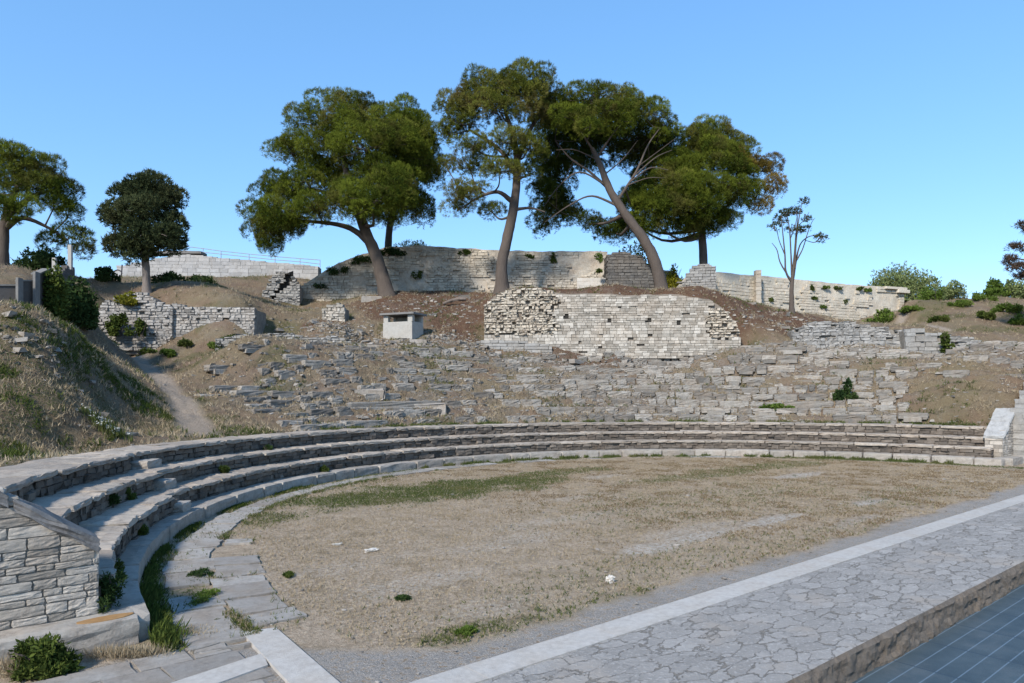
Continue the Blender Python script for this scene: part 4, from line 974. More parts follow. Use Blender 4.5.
# pine 4
tree('pine_tree', 'bright green dense pine with a reddish side branch at right', 'tree', gz(704, 276, 54),
     [(704, 278, 54, .42), (703, 250, 54, .36), (701, 225, 54, .3), (698, 190, 54, .24), (700, 150, 54, .13)],
     [(712, 135, 54, 26, 14), (690, 145, 53.5, 26, 16), (735, 150, 54.5, 20, 16), (675, 162, 53, 26, 15), (712, 165, 52, 34, 18), (740, 175, 54, 16, 18), (660, 188, 52.5, 28, 16), (690, 190, 51, 32, 18), (720, 190, 51.5, 28, 16), (640, 205, 52, 22, 14), (665, 212, 51, 26, 14), (700, 208, 51, 28, 16), (730, 205, 53, 18, 12), (628, 222, 52.5, 10, 12), (705, 228, 53.5, 18, 9), (685, 172, 52, 28, 16), (715, 150, 53, 28, 16), (745, 190, 53.5, 14, 14), (680, 205, 51.5, 30, 16), (650, 200, 51.5, 20, 14), (632, 224, 52, 15, 13), (656, 226, 51.5, 20, 11), (688, 226, 52, 22, 11), (722, 220, 53, 20, 12)],
     M['pine'], M['bark'], .95, 120, group=PG, fill=.5, limbs=[[(701, 215, 54, .2), (725, 190, 54, .13), (750, 172, 54.5, .08), (770, 172, 54.5, .05)], [(725, 195, 54, .1), (745, 195, 54.2, .06), (760, 200, 54.2, .03)]], part2=('browning_bough', M['pine_brown']), lobes2=[(750, 166, 54.2, 15, 11), (767, 170, 54.4, 13, 13), (774, 188, 54.4, 7, 14), (752, 190, 54, 12, 8), (760, 206, 54, 8, 5), (735, 160, 54, 12, 12)])
# pine at the far left
tree('pine_tree', 'dark pine at the left edge above the stepped concrete wall', 'tree', gz(2, 280, 40),
     [(2, 282, 40, .42), (3, 255, 40, .36), (4, 228, 40, .32), (12, 200, 40, .2), (22, 175, 40, .1)],
     [(10, 160, 40, 30, 16), (40, 170, 40.5, 26, 16), (60, 190, 41, 20, 17), (20, 185, 40, 34, 15), (55, 205, 40.5, 22, 14), (10, 210, 38.5, 28, 10), (68, 215, 41, 13, 14), (75, 238, 41.5, 14, 13), (84, 250, 41.5, 11, 9), (-30, 180, 40, 30, 25), (50, 242, 41, 8, 4)],
     M['pine'], M['bark'], .9, 110, group='pines at the left edge', fill=.6, limbs=[[(5, 228, 40, .2), (22, 218, 40, .14), (45, 226, 40.5, .09), (68, 240, 41, .05)], [(8, 215, 40, .2), (35, 195, 40.3, .12), (60, 190, 40.8, .06)]])
# round dark tree
e = tree('oak_tree', 'round dark evergreen tree on the bank above the ivy covered dry stone wall', 'tree', gz(147, 291, 42),
     [(147, 292, 42, .28), (146, 270, 42, .25), (145, 250, 42, .22), (146, 215, 42, .15), (148, 185, 42, .06)],
     [(148, 190, 42, 22, 16), (128, 195, 42, 16, 14), (168, 200, 42, 14, 16), (140, 212, 41, 26, 16), (120, 222, 42, 18, 12), (172, 225, 42, 14, 14), (150, 235, 41, 28, 14), (112, 215, 42, 10, 8), (168, 244, 42, 16, 11), (140, 253, 41.5, 20, 9), (120, 245, 42, 16, 10)],
     M['oak'], M['bark_grey'], .7, 120, .2, .03, 7, flat=.95, fill=1.2, lowkeep=.5)
# sparse slender tree
limb = []
def L_(*p): limb.append([(x, y, 47+(i*.15)*(1 if k_ else -1), r*.62) for i, (x, y, r) in enumerate(p)])
k_ = 0
L_((792, 282, .16), (786, 272, .1), (785, 255, .08), (783, 235, .06), (781, 215, .03)); k_ = 1
L_((787, 274, .09), (780, 262, .07), (777, 250, .05), (772, 243, .03))
L_((793, 280, .14), (796, 262, .09), (800, 245, .07), (808, 237, .05), (818, 236, .04), (825, 241, .02)); k_ = 0
L_((792, 275, .12), (791, 255, .08), (790, 235, .07), (788, 220, .04), (784, 212, .02))
L_((795, 268, .1), (796, 245, .07), (798, 225, .06), (801, 208, .04), (803, 202, .02)); k_ = 1
L_((797, 260, .08), (803, 248, .06), (808, 232, .05), (812, 222, .03), (815, 218, .02)); k_ = 0
L_((785, 255, .06), (779, 240, .045), (776, 228, .03), (770, 231, .02))
L_((790, 240, .05), (795, 226, .04), (797, 214, .03), (794, 207, .02)); k_ = 1
L_((799, 225, .05), (806, 218, .035), (809, 212, .02))
tree('bare_tree', 'slender half bare tree with thin upright limbs before the pale rampart', 'tree', gz(792, 313, 47),
     [(792, 313, 47, .22), (791.5, 298, 47, .18), (792, 282, 47, .15), (794, 262, 47, .08), (796, 235, 47, .05), (798, 215, 47, .02)],
     [(803, 203, 47, 4, 3), (788, 213, 47, 8, 4), (780, 218, 46.8, 7, 4), (774, 226, 46.8, 6, 3), (799, 231, 46.5, 7, 3), (806, 229, 46.6, 5, 3), (796, 212, 47, 6, 4), (808, 220, 47, 5, 3), (820, 238, 47, 5, 2), (790, 228, 47.3, 6, 3), (784, 223, 47.3, 6, 3)],
     M['oak'], M['bark'], .42, 70, .15, .028, 6, limbs=limb, flat=.7, twig=True)
# reddish conifer outside the right edge whose bough tips reach in
tree('conifer', 'reddish conifer at the right edge with drooping bough tips', 'tree', gz(1075, 330, 44),
     [(1075, 330, 44, .35), (1074, 280, 44, .3), (1073, 230, 44, .2), (1072, 190, 44, .06)],
     [(1022, 226, 44, 5, 2.5), (1016, 247, 44, 9, 3), (1012, 260, 44, 7, 2.5), (1018, 268, 43.8, 8, 3.5), (1008, 263, 44.2, 4, 2), (1020, 276, 44, 5, 4), (1045, 230, 44, 20, 5), (1045, 250, 44, 22, 6), (1050, 275, 44, 26, 8), (1072, 215, 44, 20, 8), (1085, 250, 44, 30, 10), (1060, 290, 44, 22, 8)],
     M['cedar'], M['bark'], .4, 120, .22, .02, 6, limbs=[[(1073, 262, 44, .12), (1040, 262, 44, .07), (1014, 258, 44, .03)], [(1073, 245, 44, .12), (1040, 238, 44, .07), (1016, 248, 44, .03)], [(1074, 285, 44, .12), (1040, 278, 44, .07), (1018, 268, 44, .03)]], flat=.6, fill=.5)

def bush(label, base, size, mat, n=500, ln=.16, wd=.05, k=5, name='bush', group=None, cat='bush', upright=.5, stems=5, quad=True):
    b = np.asarray(base, float); e = empty(name, tuple(b), label, cat, group)
    ms = MB(); size = np.asarray(size, float); tips = []
    for i in range(stems):
        t = b+np.array([*(rng.normal(0, .35, 2)*size[:2]), size[2]*rng.uniform(.5, .95)])
        P = smooth_path([b+np.array([*(rng.normal(0, .15, 2)*size[:2]), -.12]), (b+t)/2+rng.normal(0, .08, 3)*size, t], 5); tube(ms, P, np.linspace(.028*size[2]**.5, .008, 5), 5)
    mc = MB(); m = max(6, int(n/45))
    for i in range(m):
        u = unit(1)[0]; u[2] = abs(u[2])*1.0; c = b+u*size*rng.uniform(.45, .95)*np.array([1, 1, 1]); q = int(n/m)
        uu = unit(q); Cn = c+uu*size*.30*rng.uniform(.4, 1.1, (q, 1)); Cn[:, 2] = np.maximum(Cn[:, 2], b[2]+.02)
        sprays(mc, Cn, uu, k, ln, wd, upright, .7, np.clip(rng.uniform(.2, .8)+rng.normal(0, .2, q), 0, 1), quad)
    ms.build('stem', M['bark'], e); mc.build('foliage', mat, e); return e
BG = 'bushes on the skyline at right'
s = 60/F
bush('big loose pale green bush just right of the flat capped rampart end', np.array([*at(903, 300, 67)[:2], at(903, 302, 67)[2]]), (36*67/F, 2.0, 35*67/F), M['bush_pale'], 3600, .22, .045, group=BG, stems=14)
bush('darker low green bush leaning on the right side of the pale bush', gz(934, 302, 60), (18*60/F, 1.2, 18*60/F), M['bush'], 800, .2, .05, group=BG)
bush('grey green tuft bush on the bank right of the darker low bush', gz(952, 303, 56), (14*56/F, 1.2, 17*56/F), M['bush_pale'], 500, .18, .04, group=BG)
bush('bright green rounded bush on the bank near the reddish conifer', gz(1000, 301, 57), (16*57/F, 1.5, 18*57/F), M['bush'], 800, .18, .06, group=BG)
bush('pale green bush under the drooping tips of the reddish conifer', gz(1022, 303, 56), (14*56/F, 1.5, 20*56/F), M['bush_pale'], 700, .18, .05, group=BG)
bush('yellow green bush growing behind the dark grey pier', gz(636, 290, 55.5), (24*55/F, 1.2, 47*55/F), M['bush_yellow'], 1100, .2, .05, stems=9)
bush('small yellow green bush between leaning pine trunk and wedge buttress', gz(676, 292, 54.5), (11*54/F, .9, 30*54/F), M['bush_yellow'], 500, .18, .05)
bush('yellow bush behind the rampart beside the broad pine trunk', (at(398, 246, 57)[0], 57, 12.6), (14*57/F, 1.2, 22*57/F), M['bush_yellow'], 600, .2, .05)
bush('grey green shrub on top of the rampart right of the broad pine trunk', (at(415, 244, 55.5)[0], 55.5, 13.6), (22*55/F, 1.0, 17*55/F), M['bush_pale'], 600, .18, .03)
for px, py, lab in [(388, 252, 'uppermost of the dark shrubs on the sloping ramp edge beside the broad pine'), (364, 261, 'second dark shrub down the sloping ramp edge'), (341, 272, 'third dark shrub down the sloping ramp edge'), (318, 286, 'lowest of the dark shrubs on the sloping ramp edge above the vault')]:
    bush(lab, (at(px, py, 53.6)[0], 53.6, at(px, py+3, 53.6)[2]), (15*54/F, .6, 8*54/F), M['bush_dark'], 420, .15, .03, group='dark shrubs on the ramp edge', stems=3)
bush('low dark bush on the horizon right of the left edge pine', gz(40, 283, 44), (26*44/F, 1.5, 24*44/F), M['bush_dark'], 900, .2, .05)
bush('tall dark creeper bush hanging by the stepped concrete wall', gz(55, 318, 29), (8*29/F, .5, 54*29/F), M['ivy'], 700, .13, .05, upright=.0)
bush('broad dark bush at the left end of the dry stone wall', gz(78, 334, 31), (17*31/F, .8, 44*31/F), M['bush_dark'], 1300, .14, .05, stems=9)
bush('dark shrub below the back wall left of the round dark tree', gz(108, 291, 44), (12*44/F, .7, 13*44/F), M['bush_dark'], 500, .14, .05)
bush('dark shrub at the foot of the railing wall, right of the round tree', gz(200, 287, 49), (16*49/F, .8, 12*49/F), M['bush_dark'], 500, .15, .05)
bush('low wide shrub between round dark tree and railing wall', gz(170, 290, 47), (18*47/F, .8, 11*47/F), M['bush_dark'], 500, .15, .05)
bush('yellow green ivy cushion on top of the dry stone wall', (at(125, 300, 38.7)[0], 38.8, at(125, 304, 38.7)[2]), (13*38/F, .5, 12*38/F), M['bush_yellow'], 500, .12, .05)
bush('dark ivy patch trailing down the face of the dry stone wall', (at(118, 335, 38)[0], 38.15, at(118, 334, 38)[2]), (13*38/F, .25, 20*38/F), M['ivy'], 420, .12, .05, upright=-.3)
bush('green ivy strand on the dry stone wall right of the dark patch', (at(138, 332, 38)[0], 38.35, at(138, 334, 38)[2]), (6*38/F, .25, 20*38/F), M['ivy'], 220, .12, .05, upright=-.3)
for i, (px, py, D, w, h, lab) in enumerate([(103, 343, 37, 14, 8, 'leftmost of the weed clumps at the foot of the dry stone walls'), (142, 341, 37.5, 16, 9, 'bushiest yellow green weed clump at the foot of the dry stone walls'), (168, 344, 37, 12, 6, 'weed clump under the junction of the two dry stone walls'), (186, 337, 38, 9, 8, 'weed clump at the foot of the long dry stone wall'), (214, 343, 37, 16, 6, 'wide weed clump near the right end of the long dry stone wall'), (232, 336, 38, 9, 6, 'small weed clump at the right end of the long dry stone wall')]):
    bush(lab, gz(px, py, D), (w*D/F, .5, h*D/F), M['ivy'] if i % 2 else M['bush'], 330, .11, .04, group='weeds below the dry stone walls', name='weed_clump', cat='weeds')
bush('single dark shrub in the ruined rows at right', gz(846, 393, 35.3), (10*35/F, .5, 18*35/F), M['bush_dark'], 500, .13, .04)
bush('low green mat right beside a broken row, left of the single dark shrub', gz(775, 399, 35.4), (18*35/F, .5, 6*35/F), M['bush'], 350, .12, .04)
bush('green ivy clump on the broken wall at the foot of the bank', (at(951, 345, 39)[0], 39.35, at(951, 350, 39)[2]), (9*39/F, .3, 20*39/F), M['ivy'], 320, .12, .05, upright=-.2)
bush('bright green shrub against the smooth grey wall at the right edge', gz(991, 358, 38.9), (7*39/F, .4, 15*39/F), M['bush'], 300, .12, .05)
bush('olive shrub at the foot of the pale weedy rampart', gz(890, 320, 55), (22*55/F, .8, 11*55/F), M['bush'], 500, .17, .05)
for (px, py, D, w, h, lab) in [(840, 322, 58.7, 14, 8, 'a'), ]: pass
for px, py, D, w, h, lab in [(912, 308, 53.5, 12, 5, 'low green shrub mat at the left start of the dry bank path'), (962, 308, 52.5, 12, 7, 'green shrub on the middle of the dry bank'), (985, 322, 48, 10, 6, 'small shrub low on the dry bank near the smooth grey wall'), (1008, 312, 50, 14, 9, 'dark green shrub on the dry bank below the conifer tips'), (1020, 326, 47, 12, 9, 'dark shrub on the dry bank at the right edge of the view'), (940, 320, 49, 9, 5, 'small green shrub beside the path on the dry bank'), (985, 303, 54, 12, 8, 'olive shrub on the crest of the dry bank')]:
    bush(lab, gz(px, py, D), (w*D/F, .7, h*D/F), M['bush'] if w > 11 else M['ivy'], 420, .15, .035, group='shrubs on the dry bank', stems=4)
# plants rooted in wall faces
WG = 'plants rooted in the rampart faces'
for i, (px, py, D, w, h, m, lab) in enumerate([
    (528, 258, 51.4, 7, 7, 'ivy', 'dark caper plant high on the rampart right of the tallest pine trunk'),
    (554, 262, 51.4, 5, 12, 'ivy', 'long hanging plant on the rampart above the repaired white patch'),
    (600, 262, 51.2, 8, 12, 'bush', 'green creeper at the left corner of the dark grey pier'),
    (599, 272, 51.2, 4, 4, 'ivy', 'small dark tuft left of the dark grey pier'),
    (464, 254, 51.6, 9, 5, 'ivy', 'dark plant near the rampart top left of the tallest pine trunk'),
    (418, 278, 51.0, 9, 10, 'ivy', 'dark trailing plant low on the rampart right of the broad pine trunk'),
    (771, 301, 56, 6, 4, 'ivy', 'olive tuft on the pale rampart left of the bare tree'),
    (812, 290, 57.8, 5, 5, 'ivy', 'tuft on the pale rampart just right of the bare tree'),
    (814, 299, 57.6, 5, 4, 'ivy', 'lower tuft on the pale rampart right of the bare tree'),
    (826, 288, 58.2, 9, 4, 'bush', 'wide tuft under the top edge of the pale rampart'),
    (838, 289, 58.7, 6, 4, 'ivy', 'dark tuft under the top edge at the middle of the pale rampart'),
    (860, 290, 59.6, 6, 4, 'ivy', 'dark tuft near the top of the pale rampart toward its capped end'),
    (868, 291, 59.9, 6, 4, 'bush', 'green tuft nearest the capped end of the pale rampart'),
    (846, 303, 58.8, 4, 4, 'ivy', 'small tuft midway down the pale rampart'),
    (822, 308, 57.7, 5, 4, 'bush', 'low green tuft near the foot of the pale rampart')]):
    if px < 620:                                        # on the long rampart (leaning face)
        D = 52.7
        for _ in range(4): D = 52.62+.16*(at(px, py, D)[2]-8.4)
        if px > 590: D = min(D, 51.6)
    else:                                               # on the pale rampart length, found along its line
        P, Q = ((PA0, PB0) if px < 757 else (PC, PD)); k_ = (px-CX)/F
        tt = (k_*P[1]-P[0])/((Q[0]-P[0])-k_*(Q[1]-P[1])); D = P[1]+tt*(Q[1]-P[1]); D += .03*(at(px, py, D)[2]-8.2)
    p = at(px, py, D); bush(lab, (p[0], p[1]-.02, p[2]), (w*.75*D/F, .12, h*.8*D/F), M[m], 110, .11, .035, group=WG, name='wall_plant', cat='plant', stems=2, upright=-.1)
# foreground weeds in the corner and along the bench
def tuft(label, base, size, mat, n, group=None, name='weed_clump', ln=.22, wd=.012):
    b = np.asarray(base, float); e = MB()
    q = rng.normal(0, .42, (n, 2))*np.asarray(size[:2]); Cn = np.c_[b[0]+q[:, 0], b[1]+q[:, 1], np.full(n, b[2]-.01)]
    O = np.c_[q*.9/np.asarray(size[:2]), np.zeros(n)]
    sprays(e, Cn, O*.5, 6, size[2], wd, .9, .35, None, True)
    return tag(e.build(name, mat, origin=tuple(b)), label, 'weeds', group)
bush('large leafy green weed clump growing against the plinth at bottom left', (*gp(45, 672)[:2], 0), (.30, .18, .30), M['ivy'], 1100, .06, .011, name='weed_clump', cat='weeds', stems=7)
tuft('dry pinkish grass tuft left of the large leafy clump at bottom left', (*gp(12, 672)[:2], 0), (.2, .12, .16), M['straw'], 110, wd=.004)
tuft('dry straw tufts at the foot of the plinth corner', (*gp(125, 655)[:2], 0), (.5, .10, .09), M['straw'], 260, wd=.004)
tuft('dry straw patch between the plinth corner and the flagstones', (*gp(185, 634)[:2], 0), (.45, .22, .05), M['straw'], 420, wd=.004)
BWG = 'weeds along the front of the low bench'
for i, (a, s, h, lab) in enumerate([(216.0, .5, .36, 'weed strip against the bench nearest the end wall'), (212.5, .6, .34, 'second weed strip against the bench from the end wall'), (208, .7, .30, 'third weed strip against the bench from the end wall'), (203, .7, .24, 'fourth weed strip against the bench from the end wall'), (197.5, .8, .22, 'fifth weed strip against the bench, below the step block'), (189, .9, .2, 'sixth weed strip against the bench, beyond the step block'), (178, 1.0, .18, 'seventh weed strip against the bench, where the arc turns away'), (166, 1.2, .16, 'farthest green weed strip against the bench on the left curve')]):
    mb = MB(); n = int(420*s); t = R(a)+rng.normal(0, .34*s, n)/14.9; r_ = 14.98-np.abs(rng.normal(0, .07+.03*(a > 205), n))
    Cn = np.c_[TC[0]+r_*np.cos(t), TC[1]+r_*np.sin(t), np.full(n, -.01)]; h = h*.42; hv = h*(.45+.75*fbm(t*14.9*2.2, r_*2, 3, 7))
    for q0, q1 in ((0, .33), (.33, .66), (.66, 2)):
        qs = (hv/h >= q0+.3) & (hv/h < q1+.3)
        sprays(mb, Cn[qs], np.c_[-np.cos(t[qs])*.35, -np.sin(t[qs])*.35, np.zeros(qs.sum())], 6, h*(q0+.5), .008, .8, .35, None, True)
    tag(mb.build('weed_clump', M['ivy'], origin=(*pol(R(a), 14.9), 0)), lab, 'weeds', BWG)
for i, (a, r, z, s, h, lab) in enumerate([(213.5, 15.42, .28, .4, .5, 'big weed in the corner between bench and second tier beside the end wall'), (208, 15.4, .28, .35, .3, 'weed against the second tier a pace from the end wall'), (196, 15.4, .28, .3, .22, 'weed on the bench against the second tier near the step block'), (192.5, 16.1, .66, .35, .26, 'weed on the second tier above the step block'), (189.5, 16.1, .66, .3, .26, 'yellowing weed on the second tier beside the broken step'), (172, 16.1, .66, .3, .2, 'small weed on the second tier where the rows narrow'), (161, 16.85, 1.03, .4, .16, 'faint weed on the third tier at the left bend'), (157, 15.45, .28, .35, .18, 'faint weed on the bench at the left bend')]):
    p = pol(R(a), r-.05); bush(lab, (*p, z), (s*.4, s*.5, h*.9), M['ivy'] if i % 3 else M['bush_dark'], 420, .05, .008, name='weed_clump', cat='weeds', group='weeds in the joints of the seat tiers', stems=3)
for (px, py, w, h, m, lab) in [(200, 575, .22, .10, 'bush_dark', 'green weed line between the two rings of flagstones'), (205, 600, .25, .10, 'bush', 'green weed clump at the near end between the flagstone rings'), (403, 600, .10, .05, 'bush_dark', 'lone small green tuft in the dry middle of the orchestra'), (290, 576, .14, .05, 'ivy', 'faint green tuft on the dry ground beside the flagstones'), (468, 633, .16, .07, 'bush', 'green tuft on the lawn edge by the gravel')]:
    p = gp(px, py); bush(lab, tuple(p), (w*.8, w*1.6 if px < 220 else w*.8, h*.8), M[m], 320, .035, .006, name='weed_clump', cat='weeds', stems=2)
# white flowers on the mound
b = gz(104, 437, 20.0); e = empty('flower_patch', tuple(b), 'patch of small white flowers at the foot of the grassy mound', 'flowers'); mb = MB(); m2 = MB()
q = rng.normal(0, 1, (70, 2))*np.array([.28, .10]); Z_ = H(b[0]+q[:, 0], b[1]+q[:, 1]); Cn = np.c_[b[0]+q[:, 0], b[1]+q[:, 1], Z_+rng.uniform(.14, .26, 70)]
sprays(mb, Cn, np.tile([0, -.3, .5], (70, 1)), 6, .045, .014, .3, .8, None, True); mb.build('blossom', M['petal'], e)
sprays(m2, np.c_[np.repeat(Cn[:, :2], 3, 0)+rng.normal(0, .08, (210, 2)), np.repeat(Z_, 3)], np.tile([0, 0, 1.], (210, 1)), 5, .2, .012, .8, .4, None, True); m2.build('foliage', M['green_grass'], e)

# ------------------------------------------------------------------ loose things
def rock_mesh(mb, C, S, tint):
    """irregular stones"""
    C = np.asarray(C, float); k = len(C); V0, F0 = ICO
    W = V0[None]*(1+rng.normal(0, .16, (k, len(V0), 1)))*S[:, None]
    a = rng.uniform(0, 6.28, k); ca, sa = np.cos(a)[:, None], np.sin(a)[:, None]
    x = W[..., 0]*ca-W[..., 1]*sa; y = W[..., 0]*sa+W[..., 1]*ca; W = np.stack([x, y, W[..., 2]], -1)+C[:, None]
    mb.add(W.reshape(-1, 3), (F0[None]+(np.arange(k)*len(V0))[:, None, None]).reshape(-1, 3), np.repeat(tint, len(F0)))
def _ico():
    t = (1+5**.5)/2; V = np.array([[-1, t, 0], [1, t, 0], [-1, -t, 0], [1, -t, 0], [0, -1, t], [0, 1, t], [0, -1, -t], [0, 1, -t], [t, 0, -1], [t, 0, 1], [-t, 0, -1], [-t, 0, 1]]); V /= np.linalg.norm(V[0])
    Fi = np.array([[0, 11, 5], [0, 5, 1], [0, 1, 7], [0, 7, 10], [0, 10, 11], [1, 5, 9], [5, 11, 4], [11, 10, 2], [10, 7, 6], [7, 1, 8], [3, 9, 4], [3, 4, 2], [3, 2, 6], [3, 6, 8], [3, 8, 9], [4, 9, 5], [2, 4, 11], [6, 2, 10], [8, 6, 7], [9, 8, 1]])
    return V*.5, Fi
ICO = _ico()
for (px, py, s, lab) in [(371, 551, (.20, .10, .04), 'flat white stone lying on the dry ground, right one of a pair'), (337, 545, (.15, .07, .03), 'smaller flat white stone lying left of its pair on the dry ground'), (610, 582, (.10, .09, .09), 'lumpy white stone on the lawn near the gravel edge')]:
    mb = MB(); p = gp(px, py); blocks(mb, [(p[0], p[1], s[2]*.4)], [s], [dv], .12, [.8], TR5); tag(mb.build('loose_stone', M['white_stone'], origin=tuple(p)), lab, 'stone', 'white stones on the orchestra')
mb = MB(); a, b = gz(443, 304, 48), gz(466, 303, 48); a[2] += .15; b[2] += .3; m_ = (a+b)/2+np.array([0, 0, .12])
tube(mb, smooth_path([a, m_, b], 9), np.linspace(.10, .16, 9), 7, .1); tag(mb.build('fallen_log', M['log'], origin=tuple(m_)), 'grey fallen log on the brown slope above the concrete hut', 'log')
# boulders on the slope below the vault and around
for (px, py, D, s, lab) in [(378, 352, 40.6, (1.3, .6, .5), 'flat pale boulder below the concrete hut'), (418, 349, 40.8, (1.1, .6, .4), 'grey slab stone right below the concrete hut'), (430, 412, 32.5, (1.5, .7, .5), 'large whitish block above the topmost tier at centre left'), (370, 400, 32, (1.3, .5, .45), 'long grey block in the ruined rows at left'), (655, 351, 41.2, (1.0, .5, .4), 'whitish block at the foot of the revetment'), (372, 300, 49, (1.4, .6, .5), 'grey boulder left of the broad pine trunk foot')]:
    p = gz(px, py, D); mb = MB(); blocks(mb, [p-np.array([0, 0, s[2]*.12])], [s], [(1, .1)], .07, [.8], TR); tag(mb.build('boulder', M['rock'], origin=tuple(p)), lab, 'boulder', 'boulders on the slope')

# rubble on the ruined rows (nobody could count it)
def stones(mb, x, y, sz, al=.25):
    k = len(x); th_, r_ = polar(x, y); th_ = th_+rng.normal(0, al, k)
    S = np.c_[sz*rng.uniform(1.0, 2.6, k), sz*rng.uniform(.7, 1.3, k), sz*rng.uniform(.4, .8, k)]
    blocks(mb, np.c_[x, y, H(x, y)-S[:, 2]*.02], S, np.c_[-np.sin(th_), np.cos(th_)], .13, None, T8, .12)
mb = MB()
n = 24000; th = rng.uniform(R(41), R(151), n); r = rng.uniform(17.9, 27.0, n)
rowr = 17.8+np.floor((r-17.8)/.76)*.76+.60+rng.normal(0, .10, n); r = np.where(rng.random(n) < .6, rowr, r)
x = TC[0]+r*np.cos(th); y = TC[1]+r*np.sin(th); sm = stone_mask(x, y)
keep = rng.random(n) < .05+.75*sm; x, y = x[keep], y[keep]
stones(mb, x, y, np.exp(rng.normal(-2.6, .45, len(x))))
q = []
for (px, py, D, rx, ry, m_) in [(440, 312, 47, 5, 4, 300), (330, 335, 41, 4, 3, 500), (380, 345, 41, 3, 2, 420), (470, 348, 42, 3, 1.2, 350), (600, 291, 45, 8, 1.2, 380), (770, 322, 45, 3.5, 3, 160), (30, 345, 20.8, 2.4, 1.2, 150), (850, 345, 40.5, 5, 1.2, 350), (610, 358, 41.6, 8, .8, 500), (300, 300, 50, 3, 1.2, 140), (950, 366, 36, 5, 1.5, 160), (430, 345, 41, 2.5, 1.5, 260)]:
    p = at(px, py, D); q.append(np.c_[p[0]+rng.normal(0, .5, m_)*rx, p[1]+rng.normal(0, .5, m_)*ry])
q = np.concatenate(q); stones(mb, q[:, 0], q[:, 1], np.exp(rng.normal(-2.6, .5, len(q))), 2.0)
tag(mb.build('rubble', M['rock']), kind='stuff')
# worn seat rows still showing in the slope: broken strings of half buried blocks (past counting, weathered into the bank)
mb = MB()
for row in range(11):
    rf = 17.8+.76*(row+.72); a = 41.5
    while a < 148:
        L = float(np.exp(rng.normal(-.15, .45))); da = math.degrees(L/rf); am = a+da/2
        rfac = .97-.30*float(sst(84, 118, am)); n1 = float(fbm(np.array(am*.13+row*3.7), np.array(row*.9), 4, 88))
        p_ = rfac*float(sst(.33, .44, n1))+.05
        xx, yy = pol(R(am), rf); e1 = math.hypot(xx-at(968, 392, 32.2)[0], (yy-32.2)*.8)
        if row < 3: p_ = max(p_, (.85-.12*row)*float(sst(.30, .42, n1)))
        if e1 < 2.6: p_ *= .15
        if rng.random() < p_:
            u_ = (-math.sin(R(am)), math.cos(R(am))); dep = rng.uniform(.30, .55); r_ = rf+rng.normal(0, .05)+dep/2
            xx, yy = pol(R(am), r_); zt_ = float(base_h(*pol(R(am), rf+.2)))+rng.normal(.0, .02)+.075; hh = rng.uniform(.26, .36)
            blocks(mb, [(xx, yy, zt_-hh/2)], [(L-rng.uniform(.01, .10), dep, hh)], [u_], .032, None, TR5, .007)
            if rng.random() < .85:      # a second worn course under it
                blocks(mb, [(*pol(R(am), r_-.10), zt_-hh-.02)], [(L*rng.uniform(.5, .9), dep, .22)], [u_], .04, None, TR, .01)
        a += da
tag(mb.build('row_rubble', M['row']), kind='stuff')
# pebbles on the orchestra
mb = MB(); n = 2600; d = rng.uniform(-14, 15, n); n_ = rng.uniform(-1.7, 14, n); ok = np.hypot(d, n_) < 14.3; d, n_ = d[ok], n_[ok]
x = TC[0]+d*dv[0]+n_*nv[0]; y = TC[1]+d*dv[1]+n_*nv[1]; sz = np.exp(rng.normal(-3.6, .45, len(x))); S = np.c_[sz*1.3, sz, sz*.6]
rock_mesh(mb, np.c_[x, y, S[:, 2]*.1], S, rng.uniform(0, 1, len(x))); tag(mb.build('pebbles', M['rock']), kind='stuff')

# ------------------------------------------------------------------ grass
def blades(x, y, z, h, wd, mat, name, k=3, lean=.5):
    mb = MB(); n = len(x); sprays(mb, np.c_[x, y, z], np.c_[rng.normal(0, lean, (n, 2)), np.zeros(n)], k, h, wd, .8, .35)
    return tag(mb.build(name, mat), kind='stuff')
d = rng.uniform(-15, 16, 330000); n_ = rng.uniform(-1.8, 14.9, 330000)
ok = (np.hypot(d, n_) < 14.95); d, n_ = d[ok], n_[ok]
ii = np.clip(((d+21)/.07).astype(int), 0, DD.shape[0]-1); jj = np.clip(((n_+2)/.07).astype(int), 0, DD.shape[1]-1)
bm = bare_m[ii, jj]; gv = gm[ii, jj]; gra = gravel[ii, jj]; x = TC[0]+d*dv[0]+n_*nv[0]; y = TC[1]+d*dv[1]+n_*nv[1]
pth = ((np.hypot(d, n_) > 14.05) | ((np.hypot(d, n_) > 13.3) & (d < -12.3)))
nn_ = fbm(d*1.1, n_*1.1, 4, 64)
kg = (rng.random(len(x)) < gv*.75) & (gra < .3) & ~(pth & (rng.random(len(x)) < .8) & (d < -6))
blades(x[kg], y[kg], np.zeros(kg.sum()), .045, .006, M['green_grass'], 'green_grass', 4)
kd = (~kg) & (rng.random(len(x)) < (.42+.35*sst(.45, .65, nn_))*(1-.97*np.clip(bm*1.3, 0, 1))) & (gra < .4) & ~pth
blades(x[kd], y[kd], np.zeros(kd.sum()), .03, .005, M['straw'], 'dry_grass', 3)
kb = (~kg) & (~kd) & (bm < .35) & (rng.random(len(x)) < .95*sst(.46, .6, fbm(d*1.7, n_*1.7, 4, 65))*sst(-9, -1, d)) & (gra < .3) & ~pth
blades(x[kb], y[kb], np.zeros(kb.sum()), .032, .006, M['brown_grass'], 'brown_grass', 4)
n = 9000; a = rng.uniform(R(140), R(218), n); r = np.where(rng.random(n) < .55, 14.04+rng.normal(0, .06, n), np.where(rng.random(n) < .5, 14.8+rng.normal(0, .05, n), rng.uniform(13.3, 14.8, n)))
k = fbm(a*20, r*1.5, 3, 73) > .52; a, r = a[k], r[k]; x = TC[0]+r*np.cos(a); y = TC[1]+r*np.sin(a); k = rng.random(len(x)) < .6
